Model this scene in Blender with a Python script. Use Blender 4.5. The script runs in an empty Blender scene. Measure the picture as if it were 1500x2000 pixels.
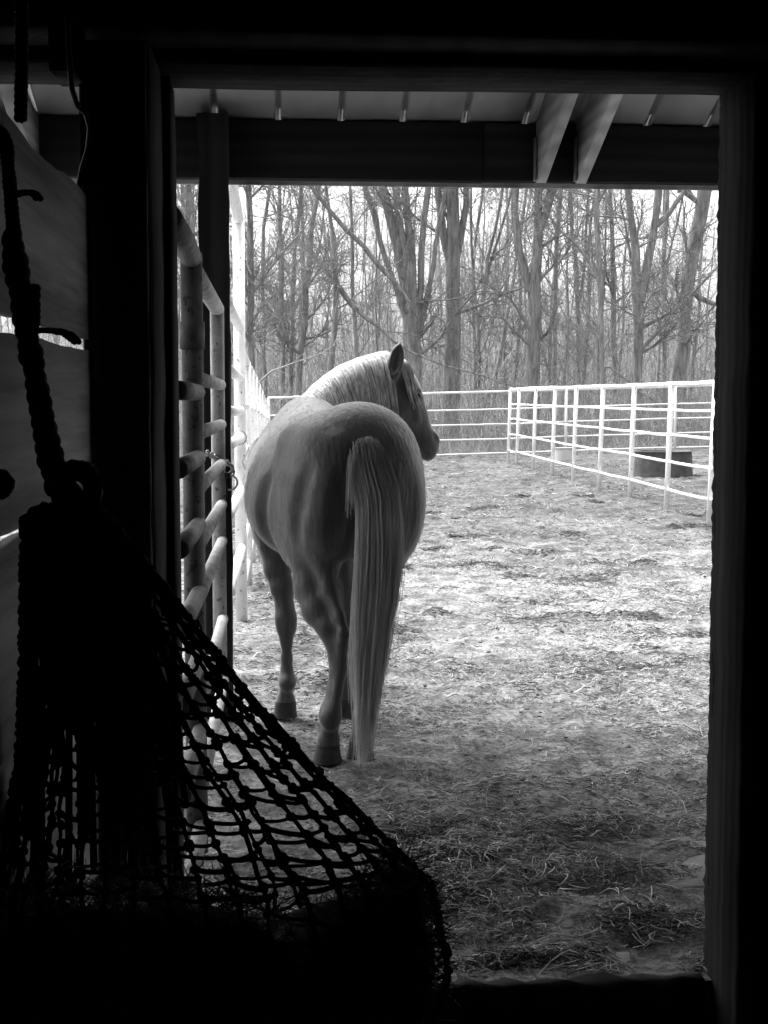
import bpy, math, random
import numpy as np
from mathutils import Vector

# ------------------------------------------------------------------ camera, sky, sun, exposure
scene = bpy.context.scene
COL = scene.collection
FPX = 2700.0                      # focal length in photograph pixels (1500 x 2000)
YAW = math.radians(4.34)          # the camera looks a little to the right of the barn's axis
PITCH = math.radians(4.553)       # and a little down
CAM = np.array((0.0, 0.0, 1.5))

cam_d = bpy.data.cameras.new('camera')
cam_d.sensor_fit = 'VERTICAL'; cam_d.sensor_height = 36.0; cam_d.sensor_width = 27.0
cam_d.lens = 36.0 * FPX / 2000.0
cam_d.clip_start = 0.05; cam_d.clip_end = 2000.0
cam = bpy.data.objects.new('camera', cam_d); COL.objects.link(cam)
cam.location = CAM
cam.rotation_euler = (math.pi / 2 - PITCH, 0.0, -YAW)
scene.camera = cam

world = bpy.data.worlds.new('World'); scene.world = world; world.use_nodes = True
wn = world.node_tree.nodes; wl = world.node_tree.links; wn.clear()
SUN_EL, SUN_AZ = math.radians(61.0), math.radians(-48.0)      # high behind the cloud, to the left
sky = wn.new('ShaderNodeTexSky'); sky.sky_type = 'NISHITA'; sky.sun_disc = False
sky.sun_elevation = SUN_EL; sky.sun_rotation = SUN_AZ
sky.dust_density = 6.0; sky.air_density = 1.2; sky.ozone_density = 1.0
bw = wn.new('ShaderNodeRGBToBW'); bg = wn.new('ShaderNodeBackground'); wo = wn.new('ShaderNodeOutputWorld')
bg.inputs['Strength'].default_value = 0.15
wl.new(sky.outputs[0], bw.inputs[0]); wl.new(bw.outputs[0], bg.inputs['Color']); wl.new(bg.outputs[0], wo.inputs['Surface'])

sun_d = bpy.data.lights.new('sun', 'SUN'); sun_d.energy = 1.15; sun_d.angle = math.radians(45.0)
sun_d.color = (1.0, 1.0, 1.0)
sun = bpy.data.objects.new('sun', sun_d); COL.objects.link(sun)
sd = Vector((math.sin(SUN_AZ) * math.cos(SUN_EL), math.cos(SUN_AZ) * math.cos(SUN_EL), math.sin(SUN_EL)))
sun.rotation_euler = sd.to_track_quat('Z', 'Y').to_euler()

scene.view_settings.view_transform = 'Standard'
scene.view_settings.look = 'None'
scene.view_settings.gamma = 1.0
scene.view_settings.use_curve_mapping = False
scene.view_settings.exposure = 2.05
scene.render.engine = 'CYCLES'
scene.cycles.max_bounces = 8
scene.cycles.diffuse_bounces = 6
scene.cycles.use_denoising = True

# ------------------------------------------------------------------ helpers
RNG = np.random.default_rng(7)
random.seed(7)
_f = np.array((math.sin(YAW) * math.cos(PITCH), math.cos(YAW) * math.cos(PITCH), -math.sin(PITCH)))
_r = np.array((math.cos(YAW), -math.sin(YAW), 0.0))
_u = np.cross(_r, _f)

def ray(px, py):
    return _f + (px - 750.0) / FPX * _r + (1000.0 - py) / FPX * _u

def U(px, py, Y):
    """the point of the place at distance Y (along the barn's axis) that the photograph shows at px, py"""
    d = ray(px, py)
    return CAM + d * (Y / d[1])

def G(px, py, z=0.0):
    d = ray(px, py)
    return CAM + d * ((z - 1.5) / d[2])

def smooth01(a, b, x):
    t = np.clip((x - a) / (b - a), 0, 1)
    return t * t * (3 - 2 * t)

def gz(x, y):
    """terrain height: flat by the barn, rising a little to the far right"""
    x = np.asarray(x, float); y = np.asarray(y, float)
    t = smooth01(14, 36, y)
    return t * np.clip((x - 3.0) * 0.028, -0.12, 0.5) + np.clip(y - 41, 0, 60) * 0.012

class Noise:
    def __init__(self, seed):
        self.t = np.random.default_rng(seed).random((256, 256)).astype(np.float32)
    def __call__(self, x, y):
        xi = np.floor(x).astype(int); yi = np.floor(y).astype(int)
        fx = x - xi; fy = y - yi
        fx = fx * fx * (3 - 2 * fx); fy = fy * fy * (3 - 2 * fy)
        a = self.t[xi % 256, yi % 256]; b = self.t[(xi + 1) % 256, yi % 256]
        c = self.t[xi % 256, (yi + 1) % 256]; d = self.t[(xi + 1) % 256, (yi + 1) % 256]
        return (a * (1 - fx) + b * fx) * (1 - fy) + (c * (1 - fx) + d * fx) * fy - 0.5

N1, N2, N3, N4 = Noise(1), Noise(2), Noise(3), Noise(4)

def mesh_np(name, V, F):
    """mesh from numpy vertices and an (n, 3|4) face array (or a list of such arrays)"""
    Fs = F if isinstance(F, list) else [F]
    Fs = [np.asarray(f, np.int32) for f in Fs if len(f)]
    V = np.asarray(V, np.float32)
    me = bpy.data.meshes.new(name)
    me.vertices.add(len(V)); me.vertices.foreach_set('co', V.ravel())
    loops = np.concatenate([f.ravel() for f in Fs])
    tot = np.concatenate([np.full(len(f), f.shape[1], np.int32) for f in Fs])
    st = np.concatenate([[0], np.cumsum(tot)[:-1]]).astype(np.int32)
    me.loops.add(len(loops)); me.loops.foreach_set('vertex_index', loops)
    me.polygons.add(len(tot)); me.polygons.foreach_set('loop_start', st); me.polygons.foreach_set('loop_total', tot)
    me.update(calc_edges=True)
    return me

def smooth(me):
    me.polygons.foreach_set('use_smooth', np.ones(len(me.polygons), bool))

def put(name, me, mat=None, parent=None, loc=None):
    o = bpy.data.objects.new(name, me); COL.objects.link(o)
    if mat is not None and me is not None and not me.materials: me.materials.append(mat)
    if parent is not None: o.parent = parent
    if loc is not None: o.location = loc
    return o

def empty(name, loc=(0, 0, 0), rz=0.0):
    o = bpy.data.objects.new(name, None); COL.objects.link(o)
    o.location = loc; o.rotation_euler = (0, 0, rz); o.empty_display_size = 0.2
    return o

def tag(o, label=None, cat=None, group=None, kind=None):
    if label: o['label'] = label
    if cat: o['category'] = cat
    if group: o['group'] = group
    if kind: o['kind'] = kind
    return o

def tubes(P, R, sides=4, caps=False, flat=None):
    """P (N,K,3) centre lines, R (N,K) radii -> vertices, quads. All lines in one go"""
    P = np.asarray(P, float); R = np.asarray(R, float)
    N, K, _ = P.shape
    T = np.gradient(P, axis=1)
    T /= np.linalg.norm(T, axis=2, keepdims=True) + 1e-12
    mean = P[:, -1] - P[:, 0]
    ref = np.where(np.abs(mean[:, 2:3]) > 0.75 * np.linalg.norm(mean, axis=1, keepdims=True), np.array([[1.0, 0.13, 0.0]]), np.array([[0.05, 0.1, 1.0]]))
    A = np.cross(T, ref[:, None, :]); A /= np.linalg.norm(A, axis=2, keepdims=True) + 1e-12
    B = np.cross(T, A)
    ang = np.arange(sides) * 2 * math.pi / sides
    V = P[:, :, None, :] + R[:, :, None, None] * (np.cos(ang)[None, None, :, None] * A[:, :, None, :] + np.sin(ang)[None, None, :, None] * B[:, :, None, :] * (flat or 1.0))
    V = V.reshape(-1, 3)
    n = np.arange(N)[:, None, None] * K * sides; k = np.arange(K - 1)[None, :, None] * sides
    s = np.arange(sides)[None, None, :]; s2 = (s + 1) % sides
    a = n + k + s; b = n + k + s2
    F = np.stack([a, b, b + sides, a + sides], -1).reshape(-1, 4)
    if caps:
        cf = []
        base = (np.arange(N) * K * sides)[:, None]
        for off in (0, (K - 1) * sides):
            for j in range(1, sides - 1):
                c = np.concatenate([base + off, base + off + j, base + off + j + 1], 1)
                cf.append(c[:, ::-1] if off == 0 else c)
        return V, [F, np.concatenate(cf)]
    return V, F

class Acc:
    """collects tubes / faces into one mesh"""
    def __init__(self): self.V = []; self.F = {}; self.n = 0
    def add(self, V, F):
        for f in (F if isinstance(F, list) else [F]):
            f = np.asarray(f)
            if len(f): self.F.setdefault(f.shape[1], []).append(f + self.n)
        self.V.append(np.asarray(V)); self.n += len(V)
    def tube(self, pts, radii, sides=6, caps=True):
        pts = np.asarray(pts, float)[None]
        radii = np.broadcast_to(np.asarray(radii, float), (pts.shape[1],))[None]
        self.add(*tubes(pts, radii, sides, caps))
    def mesh(self, name, sm=True):
        me = mesh_np(name, np.concatenate(self.V), [np.concatenate(v) for v in self.F.values()])
        if sm: smooth(me)
        return me

BOXF = np.array([[0, 3, 2, 1], [4, 5, 6, 7], [0, 1, 5, 4], [1, 2, 6, 5], [2, 3, 7, 6], [3, 0, 4, 7]])
def box_mesh(name, x0, x1, y0, y1, z0, z1, bevel=0.0, rough=0.0, seg=1, seed=0):
    """a box with chamfered long edges; rough > 0 cuts it along its length and shakes the rings, like worn timber"""
    d = np.array([x1 - x0, y1 - y0, z1 - z0]); ax = int(np.argmax(d)); o = [(1, 2), (2, 0), (0, 1)][ax]
    c = np.array([(x0 + x1) / 2, (y0 + y1) / 2, (z0 + z1) / 2])
    b = min(bevel, 0.45 * min(d[o[0]], d[o[1]])) if bevel else 0.0
    hx, hy = d[o[0]] / 2, d[o[1]] / 2
    ring = [(-hx + b, -hy), (hx - b, -hy), (hx, -hy + b), (hx, hy - b), (hx - b, hy), (-hx + b, hy), (-hx, hy - b), (-hx, -hy + b)] if b else [(-hx, -hy), (hx, -hy), (hx, hy), (-hx, hy)]
    n = len(ring); r = np.random.default_rng(seed + 11)
    V = []
    for k in range(seg + 1):
        t = -d[ax] / 2 + d[ax] * k / seg
        j = r.normal(0, rough, (n, 2)) if rough else np.zeros((n, 2))
        for q, (a, e) in enumerate(ring):
            p = np.zeros(3); p[ax] = t; p[o[0]] = a + j[q, 0]; p[o[1]] = e + j[q, 1]
            V.append(c + p)
    F = []
    for k in range(seg):
        for q in range(n):
            a = k * n + q; e = k * n + (q + 1) % n
            F.append((a, e, e + n, a + n))
    caps = []
    for q in range(1, n - 1):
        caps.append((0, q + 1, q)); s = seg * n; caps.append((s, s + q, s + q + 1))
    return mesh_np(name, V, [np.array(F), np.array(caps)])

# ------------------------------------------------------------------ materials (the photograph is black and white: every colour is a grey)
def mat(name, lo, hi=None, scale=20.0, rough=0.8, bump=0.0, bscale=60.0, stretch=(1, 1, 1), detail=6.0, coord='Object', spec=0.3, p0=0.35, p1=0.65, sheen=0.0, wave=None, speck=None, metal=0.0, transl=0.0, bdist=0.01, island=0.0, zfade=None):
    m = bpy.data.materials.new(name); m.use_nodes = True
    nt = m.node_tree; n = nt.nodes; l = nt.links
    b = n['Principled BSDF']; b.inputs['Roughness'].default_value = rough
    b.inputs['Specular IOR Level'].default_value = spec; b.inputs['Metallic'].default_value = metal
    if sheen:
        b.inputs['Sheen Weight'].default_value = sheen; b.inputs['Sheen Roughness'].default_value = 0.4
    hi = lo if hi is None else hi
    tc = n.new('ShaderNodeTexCoord'); mp = n.new('ShaderNodeMapping'); mp.inputs['Scale'].default_value = stretch
    l.new(tc.outputs[coord], mp.inputs['Vector'])
    no = n.new('ShaderNodeTexNoise'); no.inputs['Scale'].default_value = scale; no.inputs['Detail'].default_value = detail
    no.inputs['Roughness'].default_value = 0.62
    l.new(mp.outputs[0], no.inputs['Vector'])
    rp = n.new('ShaderNodeValToRGB'); e = rp.color_ramp.elements
    e[0].position = p0; e[0].color = (lo, lo, lo, 1); e[1].position = p1; e[1].color = (hi, hi, hi, 1)
    l.new(no.outputs['Fac'], rp.inputs[0]); out = rp.outputs[0]
    if wave:       # wood grain
        wv = n.new('ShaderNodeTexWave'); wv.wave_type = 'BANDS'; wv.bands_direction = wave[1]
        wv.inputs['Scale'].default_value = wave[0]; wv.inputs['Distortion'].default_value = 3.5
        wv.inputs['Detail'].default_value = 4.0; wv.inputs['Detail Scale'].default_value = 1.2
        l.new(mp.outputs[0], wv.inputs['Vector'])
        mx = n.new('ShaderNodeMix'); mx.data_type = 'RGBA'; mx.blend_type = 'MULTIPLY'; mx.inputs[0].default_value = wave[2]
        l.new(out, mx.inputs[6]); l.new(wv.outputs['Color'], mx.inputs[7]); out = mx.outputs[2]
    if speck:      # chips and rust spots
        n2 = n.new('ShaderNodeTexNoise'); n2.inputs['Scale'].default_value = speck[0]; n2.inputs['Detail'].default_value = 5.0
        l.new(tc.outputs[coord], n2.inputs['Vector'])
        r2 = n.new('ShaderNodeValToRGB'); q = r2.color_ramp.elements
        q[0].position = speck[1]; q[0].color = (1, 1, 1, 1); q[1].position = speck[1] + 0.03; q[1].color = (speck[2],) * 3 + (1,)
        l.new(n2.outputs['Fac'], r2.inputs[0])
        mx = n.new('ShaderNodeMix'); mx.data_type = 'RGBA'; mx.blend_type = 'MULTIPLY'; mx.inputs[0].default_value = 1.0
        l.new(out, mx.inputs[6]); l.new(r2.outputs[0], mx.inputs[7]); out = mx.outputs[2]
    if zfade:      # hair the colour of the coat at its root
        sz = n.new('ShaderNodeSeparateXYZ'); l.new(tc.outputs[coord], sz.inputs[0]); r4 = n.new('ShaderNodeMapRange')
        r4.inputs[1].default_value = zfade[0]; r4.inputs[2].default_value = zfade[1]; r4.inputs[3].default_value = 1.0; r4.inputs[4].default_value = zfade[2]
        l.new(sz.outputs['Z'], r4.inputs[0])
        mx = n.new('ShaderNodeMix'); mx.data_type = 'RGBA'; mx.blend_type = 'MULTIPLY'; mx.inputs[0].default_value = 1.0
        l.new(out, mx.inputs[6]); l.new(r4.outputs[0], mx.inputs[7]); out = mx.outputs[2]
    if island:     # every stem, hair or leaf its own tone
        ge = n.new('ShaderNodeNewGeometry'); r3 = n.new('ShaderNodeMapRange')
        r3.inputs[3].default_value = 1 - island; r3.inputs[4].default_value = 1 + island
        l.new(ge.outputs['Random Per Island'], r3.inputs[0])
        mx = n.new('ShaderNodeMix'); mx.data_type = 'RGBA'; mx.blend_type = 'MULTIPLY'; mx.inputs[0].default_value = 1.0
        l.new(out, mx.inputs[6]); l.new(r3.outputs[0], mx.inputs[7]); out = mx.outputs[2]
    l.new(out, b.inputs['Base Color'])
    if bump:
        bn = n.new('ShaderNodeTexNoise'); bn.inputs['Scale'].default_value = bscale; bn.inputs['Detail'].default_value = 5.0
        l.new(mp.outputs[0], bn.inputs['Vector'])
        bp = n.new('ShaderNodeBump'); bp.inputs['Strength'].default_value = bump; bp.inputs['Distance'].default_value = bdist
        l.new(bn.outputs['Fac'], bp.inputs['Height']); l.new(bp.outputs[0], b.inputs['Normal'])
    if transl:
        tr = n.new('ShaderNodeBsdfTranslucent'); ms = n.new('ShaderNodeMixShader'); ms.inputs[0].default_value = transl
        l.new(out, tr.inputs['Color']); l.new(b.outputs[0], ms.inputs[1]); l.new(tr.outputs[0], ms.inputs[2])
        l.new(ms.outputs[0], n['Material Output'].inputs['Surface'])
    return m

M = {}
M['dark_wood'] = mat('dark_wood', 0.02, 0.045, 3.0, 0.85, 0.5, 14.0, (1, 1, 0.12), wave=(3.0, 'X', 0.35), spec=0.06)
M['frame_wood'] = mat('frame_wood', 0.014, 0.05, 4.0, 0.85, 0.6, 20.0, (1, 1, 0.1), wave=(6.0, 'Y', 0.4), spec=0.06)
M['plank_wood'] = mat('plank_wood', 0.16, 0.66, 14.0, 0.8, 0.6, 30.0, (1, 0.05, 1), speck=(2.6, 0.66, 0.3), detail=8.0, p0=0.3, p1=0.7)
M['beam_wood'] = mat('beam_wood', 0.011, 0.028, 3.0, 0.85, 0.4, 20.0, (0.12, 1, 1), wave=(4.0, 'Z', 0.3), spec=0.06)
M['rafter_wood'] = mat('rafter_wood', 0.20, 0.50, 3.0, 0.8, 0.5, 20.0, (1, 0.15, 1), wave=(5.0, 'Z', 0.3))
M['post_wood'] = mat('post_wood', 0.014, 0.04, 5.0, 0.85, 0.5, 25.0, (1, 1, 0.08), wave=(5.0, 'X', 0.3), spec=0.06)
M['bounce_sheet'] = mat('bounce_sheet', 0.34, 0.45, 1.5, 0.6, 0.05, 30.0)
M['sheet_metal'] = mat('sheet_metal', 0.40, 0.55, 1.5, 0.45, 0.05, 30.0, (1, 0.2, 1), spec=0.4)
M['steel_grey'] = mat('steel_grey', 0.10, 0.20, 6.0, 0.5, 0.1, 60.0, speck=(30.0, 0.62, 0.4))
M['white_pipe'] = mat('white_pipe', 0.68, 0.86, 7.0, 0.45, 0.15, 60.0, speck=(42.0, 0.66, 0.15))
M['shaded_pipe'] = mat('shaded_pipe', 0.07, 0.17, 9.0, 0.6, 0.1, 60.0, speck=(40.0, 0.6, 0.4))  # grey pipe with the near gate's shade put into its colour
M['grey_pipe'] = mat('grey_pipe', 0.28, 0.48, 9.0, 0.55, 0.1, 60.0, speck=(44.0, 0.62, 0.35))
M['chain'] = mat('chain', 0.25, 0.4, 30.0, 0.4, metal=0.6)
M['black_rope'] = mat('black_rope', 0.012, 0.025, 80.0, 0.9, 0.6, 200.0)
M['cable'] = mat('cable', 0.02, 0.03, 20.0, 0.6)
# ------------------------------------------------------------------ the barn: stall, doorway, lean-to roof
barn = tag(empty('horse_barn', (0, 3.4, 0)), 'dark timber horse barn framing the doorway with a lean-to roof outside', 'barn')
OFF = np.array((0, 3.4, 0))
def bpart(name, b, m, bevel=0.004, rough=0.0, seg=1, seed=0, parent=None, label=None):
    me = box_mesh(name, b[0], b[1], b[2] - 3.4, b[3] - 3.4, b[4], b[5], bevel, rough, seg, seed)
    o = put(name, me, M[m], parent or barn)
    if label: o['label'] = label
    return o
ZL = float(U(900, 178, 3.5)[2])                     # underside of the door lintel
# the stall round the camera: closed on every side but the doorways
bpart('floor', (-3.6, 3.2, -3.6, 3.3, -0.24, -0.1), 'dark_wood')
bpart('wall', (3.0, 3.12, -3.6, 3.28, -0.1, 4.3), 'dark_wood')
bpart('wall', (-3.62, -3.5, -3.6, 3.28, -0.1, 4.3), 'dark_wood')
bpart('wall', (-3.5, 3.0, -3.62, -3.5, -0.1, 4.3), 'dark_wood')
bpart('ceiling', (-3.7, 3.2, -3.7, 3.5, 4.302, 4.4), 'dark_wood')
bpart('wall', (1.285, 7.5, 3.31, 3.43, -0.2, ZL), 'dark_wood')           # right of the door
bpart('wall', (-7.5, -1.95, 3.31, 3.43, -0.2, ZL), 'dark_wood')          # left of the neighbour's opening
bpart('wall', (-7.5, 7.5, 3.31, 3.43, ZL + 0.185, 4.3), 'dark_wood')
# unseen pale sheets added outside that wall to bounce light onto the horse
bpart('bounce_sheet', (1.285, 7.5, 3.434, 3.446, -0.2, ZL), 'bounce_sheet')
bpart('bounce_sheet', (-7.5, -1.95, 3.434, 3.446, -0.2, ZL), 'bounce_sheet')
bpart('bounce_sheet', (-7.5, 7.5, 3.434, 3.446, ZL + 0.185, 4.0), 'bounce_sheet')
# door frame
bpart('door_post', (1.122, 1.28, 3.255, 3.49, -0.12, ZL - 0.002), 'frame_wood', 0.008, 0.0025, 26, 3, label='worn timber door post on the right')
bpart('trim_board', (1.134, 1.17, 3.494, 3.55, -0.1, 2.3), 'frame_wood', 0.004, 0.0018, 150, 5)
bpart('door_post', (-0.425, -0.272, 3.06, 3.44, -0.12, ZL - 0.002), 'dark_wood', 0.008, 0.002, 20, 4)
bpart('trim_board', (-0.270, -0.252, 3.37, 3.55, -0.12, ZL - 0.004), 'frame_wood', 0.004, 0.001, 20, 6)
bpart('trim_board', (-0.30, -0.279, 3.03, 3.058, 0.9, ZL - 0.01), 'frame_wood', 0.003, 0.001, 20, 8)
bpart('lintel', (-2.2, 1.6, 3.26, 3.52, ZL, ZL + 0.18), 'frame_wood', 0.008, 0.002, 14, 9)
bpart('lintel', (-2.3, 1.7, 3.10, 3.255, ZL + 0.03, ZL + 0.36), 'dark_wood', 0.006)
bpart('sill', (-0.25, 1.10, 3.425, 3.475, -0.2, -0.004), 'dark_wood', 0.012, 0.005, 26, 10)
# small timber block fixed to the lintel over the partition
b0, b1 = U(101, 30, 3.0), U(156, 150, 3.0)
bpart('block', (b0[0], b1[0], 2.95, 3.095, b1[2], b0[2]), 'frame_wood', 0.004)
# stall partition of wide planks, left of the camera
part_y0, part_y1, PXW = 1.35, 3.05, -0.40
def zrow(px, py): return float(U(px, py, -PXW * FPX / (545.0 - px))[2])
g1t, g1b = zrow(190, 664), zrow(190, 687)
g2t, g2b = zrow(0, 1052), zrow(0, 1077)
rows = [(g1t, zrow(100, 288)), (g2t, g1b), (0.98, g2b), (0.66, 0.965), (0.34, 0.645), (0.0, 0.325)]
for i, (z0, z1) in enumerate(rows):
    seg = 26; n = 2
    r = np.random.default_rng(40 + i)
    ys = np.linspace(part_y0, part_y1, seg + 1) - 3.4
    wob_t = np.cumsum(r.normal(0, 0.0025, seg + 1)); wob_t -= np.linspace(wob_t[0], wob_t[-1], seg + 1)
    if i == 0: wob_t = wob_t * 2.0
    wob_b = r.normal(0, 0.0012, seg + 1)
    V = []; F = []
    for k, y in enumerate(ys):
        zb, zt = z0 + wob_b[k], z1 + wob_t[k]
        V += [(PXW, y, zb), (PXW, y, zt), (PXW - 0.035, y, zt - 0.004), (PXW - 0.035, y, zb + 0.002)]
        if k:
            a = (k - 1) * 4
            for q in range(4): F.append((a + q, a + (q + 1) % 4, a + 4 + (q + 1) % 4, a + 4 + q))
    F += [(3, 2, 1, 0), (seg * 4, seg * 4 + 1, seg * 4 + 2, seg * 4 + 3)]
    put('plank', mesh_np('plank', V, np.array(F)), M['plank_wood'], barn)
# lean-to: header on the outer posts, pairs of rafters, ribbed sheets
YH = 6.6
ZT = float(U(750, 232, YH)[2]); ZB = float(U(750, 351, YH)[2]); SLOPE = 0.39
XJ = float(U(945, 300, YH)[0])
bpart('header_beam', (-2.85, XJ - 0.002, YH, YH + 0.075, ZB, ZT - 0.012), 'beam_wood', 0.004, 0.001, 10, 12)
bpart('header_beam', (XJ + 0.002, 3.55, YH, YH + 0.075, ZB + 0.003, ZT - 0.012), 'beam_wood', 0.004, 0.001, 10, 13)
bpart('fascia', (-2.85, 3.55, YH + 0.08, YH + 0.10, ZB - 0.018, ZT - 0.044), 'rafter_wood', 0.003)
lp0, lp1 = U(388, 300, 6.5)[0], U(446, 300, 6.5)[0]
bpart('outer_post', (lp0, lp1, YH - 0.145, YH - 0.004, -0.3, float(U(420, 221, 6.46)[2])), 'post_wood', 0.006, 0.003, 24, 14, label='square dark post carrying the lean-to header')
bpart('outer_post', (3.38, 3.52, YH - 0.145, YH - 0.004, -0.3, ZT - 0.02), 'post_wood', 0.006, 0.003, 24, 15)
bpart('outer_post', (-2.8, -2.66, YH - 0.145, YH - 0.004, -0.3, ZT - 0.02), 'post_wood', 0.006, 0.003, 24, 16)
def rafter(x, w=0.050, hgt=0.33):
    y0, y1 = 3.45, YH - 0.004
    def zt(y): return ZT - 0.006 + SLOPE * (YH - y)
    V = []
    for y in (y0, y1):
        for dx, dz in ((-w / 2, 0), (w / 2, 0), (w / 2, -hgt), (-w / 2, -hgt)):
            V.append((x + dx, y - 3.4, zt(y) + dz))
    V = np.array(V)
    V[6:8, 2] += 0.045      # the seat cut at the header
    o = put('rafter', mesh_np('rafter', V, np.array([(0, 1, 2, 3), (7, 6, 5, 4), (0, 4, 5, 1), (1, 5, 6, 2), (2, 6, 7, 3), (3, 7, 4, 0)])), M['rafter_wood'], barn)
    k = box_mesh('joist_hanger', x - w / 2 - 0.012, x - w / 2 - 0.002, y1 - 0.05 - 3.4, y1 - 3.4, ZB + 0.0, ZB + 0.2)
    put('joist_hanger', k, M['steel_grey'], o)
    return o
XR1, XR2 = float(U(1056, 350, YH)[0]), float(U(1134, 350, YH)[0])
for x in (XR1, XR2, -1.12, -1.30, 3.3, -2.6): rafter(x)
# ribbed roofing sheets: three ribs each, the ribs run down the slope
rib = 0.293
def sheet_mesh():
    prof = []
    for k in range(3):
        c = (k + 0.5) * rib
        prof += [(c - rib / 2, 0), (c - 0.019, 0), (c - 0.010, 0.028), (c + 0.010, 0.028), (c + 0.019, 0)]
    prof.append((3 * rib, 0.0))
    prof = np.array(prof); n = len(prof); V = []; F = []
    ys = (3.42 - 3.4, YH + 0.14 - 3.4)
    for th in (0.0, 0.0016):
        for y in ys:
            z = ZT + SLOPE * (YH - 3.4 - y)
            for (px_, pz) in prof: V.append((px_, y, z + pz + th))
    for q in range(n - 1):
        F.append((q, q + 1, n + q + 1, n + q)); F.append((2 * n + q + 1, 2 * n + q, 3 * n + q, 3 * n + q + 1))
        F.append((n + q, n + q + 1, 3 * n + q + 1, 3 * n + q)); F.append((q + 1, q, 2 * n + q, 2 * n + q + 1))
    return mesh_np('roof_sheet', V, np.array(F))
sm_ = sheet_mesh()
xr0 = float(U(420, 228, YH)[0]) - rib / 2        # a rib stands over the outer post
for k in range(-3, 5):
    o = put('roof_sheet', sm_, M['sheet_metal'], barn); o.location = (xr0 + 3 * rib * k, 0, 0.0018 * (k % 2))
# purlins under the sheets near the barn
for y in (4.2, 5.2):
    z = ZT + SLOPE * (YH - y) - 0.006
    # between rafters only; they lie out of the doorway's view
    bpart('purlin', (-2.8, 3.5, y, y + 0.04, z - 0.10, z - 0.02), 'rafter_wood', 0.003)
# a length of electric cable hanging by the lintel
def cable(pts, r, label):
    a = Acc(); P = np.array(pts); t = np.linspace(0, 1, 40); s = np.linspace(0, 1, len(P))
    a.tube(np.stack([np.interp(t, s, P[:, k]) for k in range(3)], 1), r, 8)
    o = put('electric_cable', a.mesh('electric_cable'), M['cable']); return tag(o, label, 'cable')
cable([U(132, 30, 2.92), U(135, 100, 2.92), U(140, 172, 2.93), U(150, 205, 2.96), U(168, 222, 2.98), U(176, 250, 3.0), U(172, 290, 3.02), U(160, 330, 3.03), U(152, 372, 3.03)], 0.006, 'thin black cable hanging beside the left door post under the lintel')
# ------------------------------------------------------------------ ground
def ground_mat():
    m = bpy.data.materials.new('paddock_dirt'); m.use_nodes = True
    nt = m.node_tree; n = nt.nodes; l = nt.links; b = n['Principled BSDF']
    b.inputs['Roughness'].default_value = 0.9; b.inputs['Specular IOR Level'].default_value = 0.2
    tc = n.new('ShaderNodeTexCoord')
    def noise(scale, detail, rough, vec=None, dist=0.0):
        k = n.new('ShaderNodeTexNoise'); k.inputs['Scale'].default_value = scale; k.inputs['Detail'].default_value = detail
        k.inputs['Roughness'].default_value = rough; k.inputs['Distortion'].default_value = dist
        l.new(vec or tc.outputs['Object'], k.inputs['Vector']); return k.outputs['Fac']
    def ramp(f, p0, c0, p1, c1):
        r = n.new('ShaderNodeValToRGB'); e = r.color_ramp.elements
        e[0].position = p0; e[0].color = (c0, c0, c0, 1); e[1].position = p1; e[1].color = (c1, c1, c1, 1)
        l.new(f, r.inputs[0]); return r.outputs[0]
    def mix(bt, fac, a, c):
        x = n.new('ShaderNodeMix'); x.data_type = 'RGBA'; x.blend_type = bt
        if isinstance(fac, float): x.inputs[0].default_value = fac
        else: l.new(fac, x.inputs[0])
        l.new(a, x.inputs[6]); l.new(c, x.inputs[7]); return x.outputs[2]
    mid = ramp(noise(3.2, 8, 0.68, dist=0.6), 0.36, 0.11, 0.60, 0.39)          # trodden dirt and dry hay
    fine = ramp(noise(30.0, 7, 0.75, dist=1.2), 0.40, 0.32, 0.60, 1.25)
    big = ramp(noise(0.5, 3, 0.5), 0.35, 0.75, 0.65, 1.1)
    c = mix('MULTIPLY', 1.0, mid, fine); c = mix('MULTIPLY', 1.0, c, big)
    mud = ramp(noise(7.0, 7, 0.72, dist=0.8), 0.55, 1.0, 0.66, 0.40); c = mix('MULTIPLY', 1.0, c, mud)      # damp clumps
    # the ground's colour turns darker farther from the barn, past a ragged edge
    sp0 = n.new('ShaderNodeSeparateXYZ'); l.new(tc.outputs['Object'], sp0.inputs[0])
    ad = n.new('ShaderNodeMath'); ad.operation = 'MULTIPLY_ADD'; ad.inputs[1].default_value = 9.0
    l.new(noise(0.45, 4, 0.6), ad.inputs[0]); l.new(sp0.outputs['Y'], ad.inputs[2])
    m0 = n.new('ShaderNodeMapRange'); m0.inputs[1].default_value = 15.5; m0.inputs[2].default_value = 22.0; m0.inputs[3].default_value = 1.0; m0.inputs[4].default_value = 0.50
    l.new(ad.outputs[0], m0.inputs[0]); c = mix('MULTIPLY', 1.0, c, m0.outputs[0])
    # the wood's floor beyond the pen: dead leaves
    sp = n.new('ShaderNodeSeparateXYZ'); l.new(tc.outputs['Object'], sp.inputs[0])
    mr = n.new('ShaderNodeMapRange'); mr.inputs[1].default_value = 36.4; mr.inputs[2].default_value = 38.0
    l.new(sp.outputs['Y'], mr.inputs[0])
    leaf = ramp(noise(9.0, 8, 0.75), 0.38, 0.05, 0.64, 0.24)
    c = mix('MIX', mr.outputs[0], c, leaf)
    l.new(c, b.inputs['Base Color'])
    bp = n.new('ShaderNodeBump'); bp.inputs['Strength'].default_value = 1.0; bp.inputs['Distance'].default_value = 0.03
    l.new(noise(22.0, 8, 0.75, dist=0.8), bp.inputs['Height']); l.new(bp.outputs[0], b.inputs['Normal'])
    return m
M['dirt'] = ground_mat()

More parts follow.
